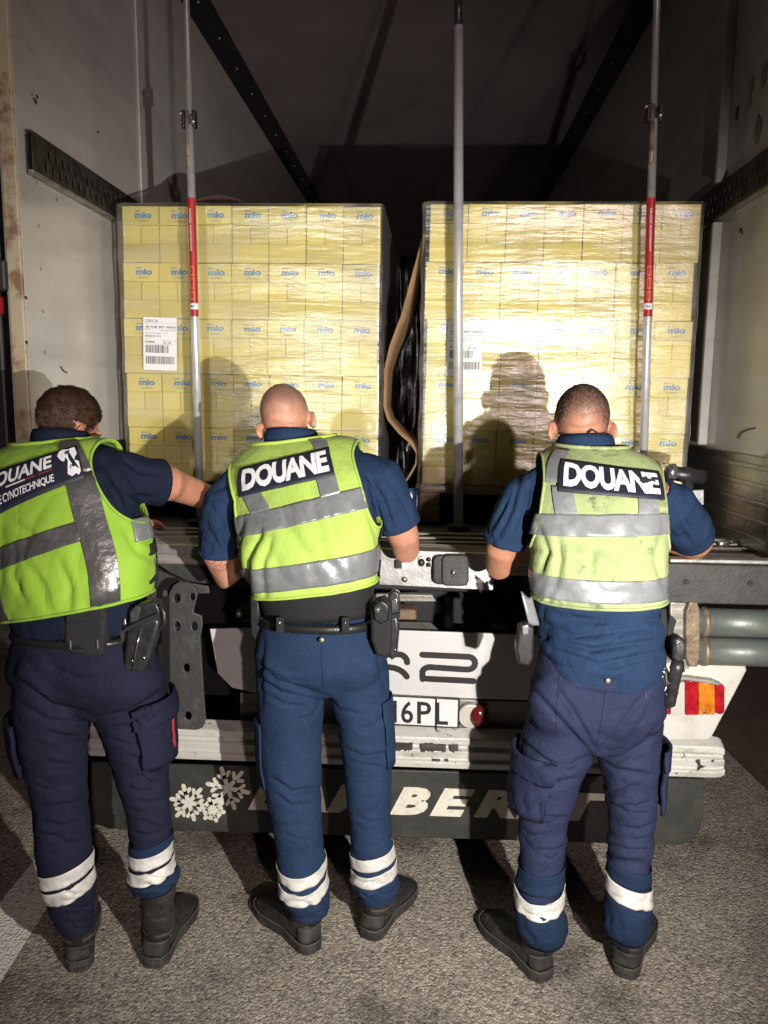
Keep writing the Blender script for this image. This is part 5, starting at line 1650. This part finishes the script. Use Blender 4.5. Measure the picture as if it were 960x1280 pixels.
SPR = dict(
    key='r', skin_folds=[([(698, 541), (727, 548), (758, 541)], 4, .004), ([(702, 531), (727, 537), (753, 531)], 5, .003), ([(706, 512), (727, 517), (750, 512)], 8, .002)], folds=FOLD_R, shirt_folds=SFOLD_R, label='officer with cropped black hair and faded stained vest, shirt tail hanging out, at right', w=R(-3), seed=2.9, skin='skin_r', shirt='shirt_m', trouser='trouser_r',
    torso=[(676, 826, 800, 2.12, .115, .11, 0), (673, 822, 752, 2.12, .115, .12, 0), (672, 821, 705, 2.13, .118, .12, 0), (669, 823, 660, 2.16, .122, .12, 0),
           (666, 828, 622, 2.20, .122, .11, -.03), (671, 823, 594, 2.25, .110, .10, -.06), (684, 808, 576, 2.28, .088, .085, -.06), (700, 772, 563, 2.30, .066, .065, -.02), (704, 759, 553, 2.31, .056, .056, 0)],
    head=dict(c=P(727, 533, 2.33), m=hmR, k=1.0),
    hairline=lambda q: -.045 + max(0, q.y) * .9 - .02 * min(1, (abs(q.x) / .075) ** 2), hairfade=.085,
    hair=dict(n=16000, len=.0048, lift=1.2, w=.0006, m='hair_black'),
    arms=[dict(pts=[(680, 606, 2.25), (656, 622, 2.24), (638, 655, 2.24), (626, 690, 2.26), (622, 708, 2.29), ('w', .40, 2.62, 1.25)], r=[.075, .068, .060, .054, .050, .036],
               sr=[.080, .072, .064, .064], sleeve=4, cut=.62, aim=(.47, 2.74, 1.22), side=-1),
          dict(pts=[(820, 616, 2.26), (838, 632, 2.28), (856, 656, 2.34), (872, 680, 2.42), (874, 685, 2.44), ('w', .66, 2.64, 1.25)], r=[.072, .068, .064, .056, .048, .036],
               sr=[.078, .074, .072, .066], sleeve=4, cut=.60, aim=(.56, 2.75, 1.22), side=1)],
    tail=[(692, 812, 848, 2.115, .125, .115, 0), (680, 824, 832, 2.115, .135, .12, -.02), (672, 830, 812, 2.115, .138, .12, -.06), (672, 828, 780, 2.12, .128, .12, -.03), (674, 824, 750, 2.12, .118, .11, 0)],
    shirt_amp=lambda p: 1.5 if p.z < 1.13 and p.x > .3 else 1.0,
    legs=[legRl, legRr],
    pelvis=[(676, 826, 812, 2.12, .115, .11, 0), (668, 830, 845, 2.115, .125, .112, 0), (662, 832, 880, 2.115, .130, .112, 0), (672, 816, 908, 2.12, .105, .10, 0), (700, 785, 930, 2.125, .07, .07, 0)],
    seat=[(702, 880, 2.06, .092, .068, .10), (785, 880, 2.07, .092, .068, .10)],
    tr_amp=lambda p: .75 if p.z > .75 else 1.0 + .35 * min(1, max(0, (.6 - p.z) / .3)),
    bands=[('reflective_band', legRl, 1104, 1122, .10, M['band_white'], .0068, 0, 0, 360, .0015, .9), ('reflective_band', legRr, 1098, 1118, -.26, M['band_white'], .0068),
           ('trouser_cuff', legRl, 1078, 1103, .08, M['cuff_r'], .0045, 0, 0, 360, .001), ('trouser_cuff', legRl, 1123, 1172, .08, M['cuff_r'], .0045, 0, 0, 360, .001),
           ('trouser_cuff', legRr, 1076, 1097, -.2, M['cuff_r'], .0045, 0, 0, 360, .001), ('trouser_cuff', legRr, 1119, 1168, -.2, M['cuff_r'], .0045, 0, 0, 360, .001)],
    pockets=[('cargo_pocket', legRl, 945, 1005, 0, M['trouser_r'], .012, 0, 100, 215, .012), ('pocket_flap', legRl, 932, 958, 0, M['trouser_r'], .018, 0, 98, 218, .010),
             ('cargo_pocket', legRr, 935, 1005, 0, M['trouser_r'], .012, 0, -60, 42, .012), ('pocket_flap', legRr, 925, 950, 0, M['trouser_r'], .018, 0, -62, 44, .010)],
    buttons=[((760, 851, 1.978), 'brass')],
    feet=[(G(684, 1228), G(622, 1166)), (G(779, 1224), G(800, 1160))], shaft=[P(682, 1150, 2.10), P(784, 1148, 2.12)],
    vest=dict(m='vest_r', folds=[([(700, 672), (704, 700), (698, 734)], 7, .006), ([(682, 660), (690, 690), (682, 720)], 7, .006), ([(740, 680), (770, 700), (800, 730)], 9, .005), ([(820, 660), (812, 700), (822, 740)], 7, .005), ([(720, 668), (740, 690), (735, 725)], 9, .004), ([(690, 752), (694, 742), (698, 730)], 4, .005)], trim='vest_r', s=(1.13, 6.75), off=.020,
              holes=[(0, R(36), 4.2, 1.55, 1.75), (math.pi, R(38), 4.2, 1.6, 1.75)],
              stripes=[([(-.98, 2.85), (.96, 2.98), (.88, 3.62), (-.9, 3.45)], 'reflex_bright'), ([(-1.5, 1.27), (1.5, 1.27), (1.5, 1.83), (-1.5, 1.83)], 'reflex_bright'),
                       ([(-.66, 3.48), (-.38, 3.5), (-.46, 4.3), (-.72, 4.3)], 'reflex_bright', 1), ([(.46, 3.58), (.74, 3.6), (.70, 4.2), (.44, 4.2)], 'reflex_bright', 1),
                       ([(-.80, 4.4), (-.62, 4.4), (-.62, 6.3), (-.86, 6.3)], 'reflex_bright', 1)],
              straps=[[(-1.25, 1.2), (-1.0, 1.2), (-1.0, 1.6), (-1.25, 1.6)], [(1.0, 1.2), (1.25, 1.0), (1.25, 1.5), (1.0, 1.7)]],
              patch=[(-.64, 4.12), (.80, 4.02), (.82, 5.2), (-.68, 5.5)],
              text=[('DOUANE', .05, .12, .96, .88, .045, .92)],
              emblem=[('smudge', [(.77, .50), (.80, .40), (.85, .46), (.89, .52), (.93, .50), (.92, .58), (.86, .60), (.84, .68), (.80, .62)], 'black_rubber', .0009)]))
WR, torR, pvR, bmR, dR = person(SPR)
# strap loop standing up at the collar
c = P(741, 552, 2.235)
MB().tube([c + Vector((.004, 0, -.03)), c + Vector((-.012, -.004, .012)), c + Vector((-.014, -.006, .026)), c + Vector((-.004, -.008, .034)), c + Vector((.010, -.006, .026)), c + Vector((.012, -.003, .008)),
           c + Vector((.018, 0, -.03))], .0026, 8).build('collar_loop', M['black_fabric'], WR, smooth=True)
pg = gear('baton_pouch', WR, [(649, 785), (660, 780), (668, 786), (667, 822), (662, 834), (648, 830), (645, 812)], 2.05, .05, 'black_plastic', .007)
gear('pouch_buckle', pg, [(652, 783), (661, 781), (662, 793), (653, 795)], 2.042, .012, 'steel', .003)
hg = gear('holster', WR, [(824, 838), (832, 830), (838, 842), (836, 880), (830, 886), (823, 878)], 2.05, .05, 'black_plastic', .008)
a, b = P(848, 826, 2.045), P(836, 880, 2.045)
MB().tube([a, a.lerp(b, .2), a.lerp(b, .25), b, b + Vector((0, 0, -.006))], [.016, .019, .016, .017, .012], 16).build('pistol_grip', M['black_plastic'], hg, smooth=True)
gear('belt_clip', hg, [(842, 800), (850, 796), (858, 802), (858, 824), (850, 830), (841, 824)], 2.045, .04, 'black_plastic', .008)
gear('clip_plate', hg, [(845, 803), (852, 800), (856, 806), (855, 819), (846, 819)], 2.04, .006, 'kick', .002)
gear('strap_end', WR, [(838, 768), (846, 776), (842, 790), (848, 800), (838, 806), (834, 790)], 2.09, .01, 'black_fabric', .002)
gear('radio_case', WR, [(826, 762), (834, 762), (836, 790), (830, 806), (824, 800)], 2.06, .035, 'black_fabric', .006)
for q in ((847, 838), (842, 852), (839, 866)):
    c = P(*q, 2.044)
    MB().tube([c + Vector((-.017, -.006, -.003)), c + Vector((.017, -.006, .003))], .0035, 6).build('grip_rib', M['black_rubber'], hg)
for q in ((828, 846), (827, 862), (833, 874)):
    MB().ball(P(*q, 2.049), .004, None, 8, 6).build('rivet', M['steel'], hg, smooth=True)
MB().tube([P(826, 836, 2.045), P(822, 846, 2.04), P(824, 860, 2.04), P(830, 866, 2.045), P(834, 856, 2.045), P(832, 842, 2.045), P(826, 836, 2.045)], .003, 8).build('handcuff', M['steel'], WR, smooth=True)
# side flap of the vest, fallen loose
mb = MB()
rings = []
for k in range(8):
    f = k / 7
    rings.append([P(652 + 10 * f + j * 3.2, 748 + 34 * f - 3 * abs(j - 3) * (1 - f), 2.08 - .01 * math.sin(f * 3) + .004 * j) for j in range(5)])
mb.loft(rings, cap=False, closed=False)
mb.build('vest_side_flap', M['reflex_bright'], WR, smooth=True, solid=.005)
# sleeve badge
a = P(872, 622, 2.29)
gear('sleeve_badge', WR, [(866, 613), (880, 612), (880, 631), (868, 632)], 2.315, .006, 'reflex', .002)

# ---------------- left officer
legLl = [(26, 112, 805, 2.04), (18, 114, 845, 2.03), (17, 112, 885, 2.025), (20, 110, 920, 2.02), (30, 109, 960, 2.01), (40, 110, 1005, 2.0), (43, 114, 1060, 1.99), (50, 118, 1095, 1.99), (58, 121, 1120, 1.99), (64, 121, 1142, 1.99), (72, 119, 1162, 1.99)]
legLr = [(108, 190, 805, 2.06), (108, 205, 845, 2.07), (114, 212, 885, 2.075), (126, 213, 920, 2.07), (140, 213, 960, 2.06), (154, 214, 1005, 2.05), (160, 217, 1050, 2.045), (158, 220, 1080, 2.045), (159, 226, 1094, 2.045), (168, 220, 1110, 2.045)]
legLl = [(a + 3, b - 3, c, d) for a, b, c, d in legLl]
legLr = [(a + 3, b - 3, c, d) for a, b, c, d in legLr]
FOLD_L = [([(24, 850), (66, 882), (110, 890)], 7, .007), ([(206, 862), (166, 890), (118, 898)], 7, .007), ([(26, 880), (60, 900), (100, 904)], 6, .005), ([(200, 884), (170, 906), (130, 912)], 6, .005),
          ([(60, 830), (100, 850), (150, 845)], 8, .004)] + scatter(legLl, 915, 1065, 9, RN, .007, 6.5) + scatter(legLr, 920, 1050, 9, RN, .007, 6.5) + scatter(legLl, 1112, 1160, 6, RN, .008, 5) + scatter(legLr, 1088, 1108, 4, RN, .008, 4)
SFOLD_L = [([(130, 580), (150, 610), (160, 640)], 8, .007), ([(150, 570), (175, 590), (198, 592)], 7, .005), ([(140, 600), (165, 620), (195, 622)], 7, .006), ([(125, 600), (138, 625), (152, 645)], 7, .006)]
hmL = Matrix.Rotation(R(-34), 3, 'Z') @ Matrix.Rotation(R(6), 3, 'Y') @ Matrix.Rotation(R(-24), 3, 'X')
DOG = [(.815, .80), (.835, .93), (.87, .97), (.91, .93), (.975, .95), (.985, .70), (.965, .60), (.955, .50), (.985, .44), (.985, .18), (.965, .10), (.95, .16), (.915, .12), (.885, .20),
       (.895, .38), (.905, .55), (.885, .68), (.875, .56), (.855, .58), (.83, .70)]
SPL = dict(
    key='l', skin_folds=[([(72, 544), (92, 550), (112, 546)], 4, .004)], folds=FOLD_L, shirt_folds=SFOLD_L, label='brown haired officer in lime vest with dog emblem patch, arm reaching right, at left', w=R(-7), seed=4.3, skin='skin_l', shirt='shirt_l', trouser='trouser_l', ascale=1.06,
    torso=[(28, 165, 792, 2.05, .118, .115, .02), (18, 176, 752, 2.05, .120, .125, .22), (-2, 177, 706, 2.07, .124, .125, .23), (-20, 168, 662, 2.10, .128, .125, .22),
           (-36, 160, 620, 2.13, .132, .115, .2), (-36, 146, 590, 2.16, .115, .10, .2), (-14, 130, 570, 2.18, .09, .085, .17), (34, 112, 558, 2.20, .068, .068, .06), (50, 104, 547, 2.21, .058, .058, .03)],
    head=dict(c=P(86, 532, 2.25), m=hmL, k=.93),
    hairline=lambda q: -.055 + max(0, q.y + .01) * 1.2, hairfade=.03,
    hair=dict(n=26000, len=.013, lift=.55, w=.0008, m='hair_brown'),
    arms=[dict(pts=[(122, 600, 2.15), (150, 598, 2.15), (185, 602, 2.19), (211, 604, 2.24), (219, 607, 2.28), ('w', -.60, 2.62, 1.28)], r=[.078, .070, .064, .063, .056, .036],
               sr=[.084, .078, .070, .068], sleeve=4, cut=.62, aim=(-.62, 2.74, 1.22), side=1),
          dict(pts=[(-30, 615, 2.16), (-52, 640, 2.2), (-50, 690, 2.28), ('w', -1.22, 2.40, 1.30), ('w', -1.20, 2.46, 1.28), ('w', -1.08, 2.66, 1.26)], r=[.075, .066, .058, .052, .046, .034],
               sr=[.080, .072, .064, .064], sleeve=4, cut=.62, aim=(-1.0, 2.76, 1.22), side=-1)],
    legs=[legLl, legLr],
    pelvis=[(28, 165, 785, 2.05, .118, .115, 0), (20, 182, 812, 2.05, .13, .118, 0), (16, 200, 845, 2.05, .135, .118, 0), (40, 186, 870, 2.05, .10, .10, 0), (70, 160, 888, 2.055, .07, .07, 0)],
    seat=[(66, 838, 1.985, .10, .075, .10), (140, 840, 2.01, .10, .075, .10)],
    tr_amp=lambda p: .6 if p.z > .8 else 1.0 + .3 * min(1, max(0, (.5 - p.z) / .3)),
    bands=[('reflective_band', legLl, 1076, 1092, .36, M['band_white'], .003), ('reflective_band', legLl, 1096, 1113, .36, M['band_white'], .003),
           ('reflective_band', legLr, 1057, 1071, .20, M['band_white'], .003), ('reflective_band', legLr, 1075, 1089, .20, M['band_white'], .003),
           ('trouser_cuff', legLr, 1046, 1056, .2, M['cuff_r'], .0045, 0, 0, 360, .001), ('trouser_cuff', legLr, 1090, 1106, .2, M['cuff_r'], .0045, 0, 0, 360, .001)],
    pockets=[('cargo_pocket', legLr, 885, 945, 0, M['trouser_l'], .012, 0, -45, 62, .012), ('pocket_flap', legLr, 872, 898, .3, M['trouser_l'], .018, 0, -48, 66, .010),
             ('cargo_pocket', legLl, 890, 955, 0, M['trouser_l'], .012, 0, 118, 220, .012), ('pocket_zip', legLr, 893, 928, 0, M['flag_red'], .0265, 0, 6, 12, .001)],
    belt=(-.2, .4, .010),
    feet=[(G(99, 1216), G(104, 1150)), (G(190, 1212), G(232, 1135))], shaft=[P(96, 1128, 2.01), P(197, 1096, 2.06)],
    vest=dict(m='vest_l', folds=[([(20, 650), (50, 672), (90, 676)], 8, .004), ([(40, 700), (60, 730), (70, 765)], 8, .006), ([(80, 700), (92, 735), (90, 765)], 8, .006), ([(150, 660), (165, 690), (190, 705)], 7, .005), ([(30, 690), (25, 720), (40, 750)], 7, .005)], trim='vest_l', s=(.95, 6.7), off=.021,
              holes=[(0, R(38), 4.3, 1.55, 1.6), (math.pi, R(38), 4.2, 1.55, 1.7)],
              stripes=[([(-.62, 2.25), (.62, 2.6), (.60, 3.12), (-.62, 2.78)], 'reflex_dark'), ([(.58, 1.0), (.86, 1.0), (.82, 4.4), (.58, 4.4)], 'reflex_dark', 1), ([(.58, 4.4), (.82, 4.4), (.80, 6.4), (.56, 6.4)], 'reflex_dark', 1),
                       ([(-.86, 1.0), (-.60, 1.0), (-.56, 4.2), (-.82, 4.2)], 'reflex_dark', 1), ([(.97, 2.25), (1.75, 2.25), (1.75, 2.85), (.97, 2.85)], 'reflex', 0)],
              straps=[[(1.0, 1.85), (1.55, 1.95), (1.55, 2.2), (1.0, 2.1)], [(1.03, 1.15), (1.42, 1.3), (1.42, 1.42), (1.03, 1.22)], [(1.40, 1.0), (1.48, 1.0), (1.48, 2.5), (1.40, 2.5)],
                      [(1.22, 1.0), (1.30, 1.0), (1.38, 1.75), (1.30, 1.75)]],
              patch=[(-.42, 3.58), (.75, 4.2), (.77, 5.6), (-.38, 4.98)],
              text=[('DOUANE', .06, .50, .76, .90, .03, 1.0), ('ÉQUIPE CYNOTECHNIQUE', .05, .12, .77, .36, .015, .92)],
              emblem=[('dog_emblem', DOG, 'patch_letter', 0), ('flag_line', [(.30, .42), (.50, .42), (.50, .45), (.30, .45)], 'patch_letter', 0), ('flag_line', [(.50, .42), (.76, .42), (.76, .45), (.50, .45)], 'flag_red', 0),
                      ('dog_ear', [(.885, .86), (.93, .88), (.925, .78), (.89, .76)], 'black_rubber', .0009)]))
WL, torL, pvL, bmL, dL = person(SPL)
gear('radio_pouch', WL, [(80, 762), (128, 757), (131, 770), (129, 818), (118, 823), (86, 818), (79, 806)], 1.92, .06, 'black_fabric', .010)
for q in ((88, 806), (122, 805)):
    c = P(*q, 1.918)
    MB().tube([c + Vector((0, 0, -.012)), c + Vector((0, 0, .012))], .003, 8).build('pouch_zip', M['steel'], WL)
hg = gear('holster', WL, [(158, 790), (168, 782), (196, 772), (199, 780), (182, 834), (177, 841), (158, 840), (153, 832)], 1.95, .05, 'black_plastic', .009)
gear('pistol_grip', hg, [(160, 762), (176, 754), (196, 752), (201, 764), (194, 782), (168, 790), (159, 782)], 1.96, .045, 'black_plastic', .009)
gear('grip_plate', hg, [(162, 766), (170, 757), (175, 760), (172, 776), (163, 779)], 1.954, .006, 'black_rubber', .002)
MB().tube([P(199, 756, 1.96), P(205, 766, 1.96), P(206, 778, 1.96), P(200, 786, 1.96)], .006, 10).build('thumb_strap', M['black_plastic'], hg, smooth=True)
for q in ((172, 802), (180, 822), (166, 826)):
    MB().ball(P(*q, 1.949), .0035, None, 8, 6).build('rivet', M['steel'], hg, smooth=True)
MB().tube([P(176, 786, 1.948), P(170, 812, 1.946), P(166, 836, 1.948)], .0022, 6).build('holster_seam', M['kick'], hg, smooth=True)
gear('holster_strap', hg, [(156, 784), (198, 766), (199, 771), (157, 790)], 1.947, .006, 'black_fabric', .002)
gear('pouch_lid', WL, [(82, 760), (127, 756), (129, 776), (82, 780)], 1.915, .01, 'black_fabric', .004)
gear('magazine', WL, [(150, 770), (157, 767), (158, 800), (153, 806), (149, 795)], 1.97, .03, 'kick', .004)
gear('label_tape', WL, [(128, 774), (139, 773), (139, 796), (128, 796)], 1.965, .006, 'alu_dull', .001)

def drawn(name, me, lines, r, m, par, ymax=2.5, lift=.0002):
    bv_ = BVHTree.FromPolygons([v.co for v in me.vertices], [tuple(p.vertices) for p in me.polygons])
    for pts in lines:
        path = []
        for a, b in zip(pts, pts[1:]):
            for k in range(6):
                q = (a[0] + (b[0] - a[0]) * k / 6, a[1] + (b[1] - a[1]) * k / 6)
                d = (P(*q, 2) - CAM).normalized()
                h = bv_.ray_cast(CAM, d, 4)
                if h[0] is not None and h[0].y < ymax: path.append(h[0] - d * lift)
        if len(path) > 2: MB().tube(path, r, 5).build(name, m, par)
for w_, ls in ((WM, [[(402, 790), (402, 830), (404, 862)], [(398, 782), (399, 796)], [(360, 782), (361, 794)], [(440, 780), (441, 792)]]),
               (WR, [[(757, 862), (752, 900), (744, 938)], [(700, 838), (696, 880), (694, 925)], [(806, 836), (808, 880)]])):
    t = [c for c in w_.children if c.name.startswith('trousers')][0]
    drawn('seam', t.data, ls, .0016, M['patch_navy'], t)
# tattoo on the middle officer's elbow
bv = BVHTree.FromPolygons([v.co for v in bmM.vertices], [tuple(p.vertices) for p in bmM.polygons])
mb = MB()
for pts in ([(262, 700), (266, 697), (270, 699), (268, 704), (263, 706), (262, 702)], [(266, 708), (272, 706), (278, 709), (284, 703), (282, 711), (275, 714), (268, 712), (266, 708)],
            [(270, 694), (275, 697), (277, 703), (273, 708)], [(262, 710), (266, 714), (272, 716)], [(274, 698), (280, 700)]):
    path = []
    for a, b in zip(pts, pts[1:]):
        for k in range(4):
            q = (a[0] + (b[0] - a[0]) * k / 4, a[1] + (b[1] - a[1]) * k / 4)
            d = (P(*q, 2) - CAM).normalized()
            h = bv.ray_cast(CAM, d, 4)
            if h[0] is not None and h[0].y < 2.5: path.append(h[0] - d * .0002)
    if len(path) > 2: mb.tube(path, .0011, 5)
if mb.v: mb.build('tattoo', M['tattoo'], WM)
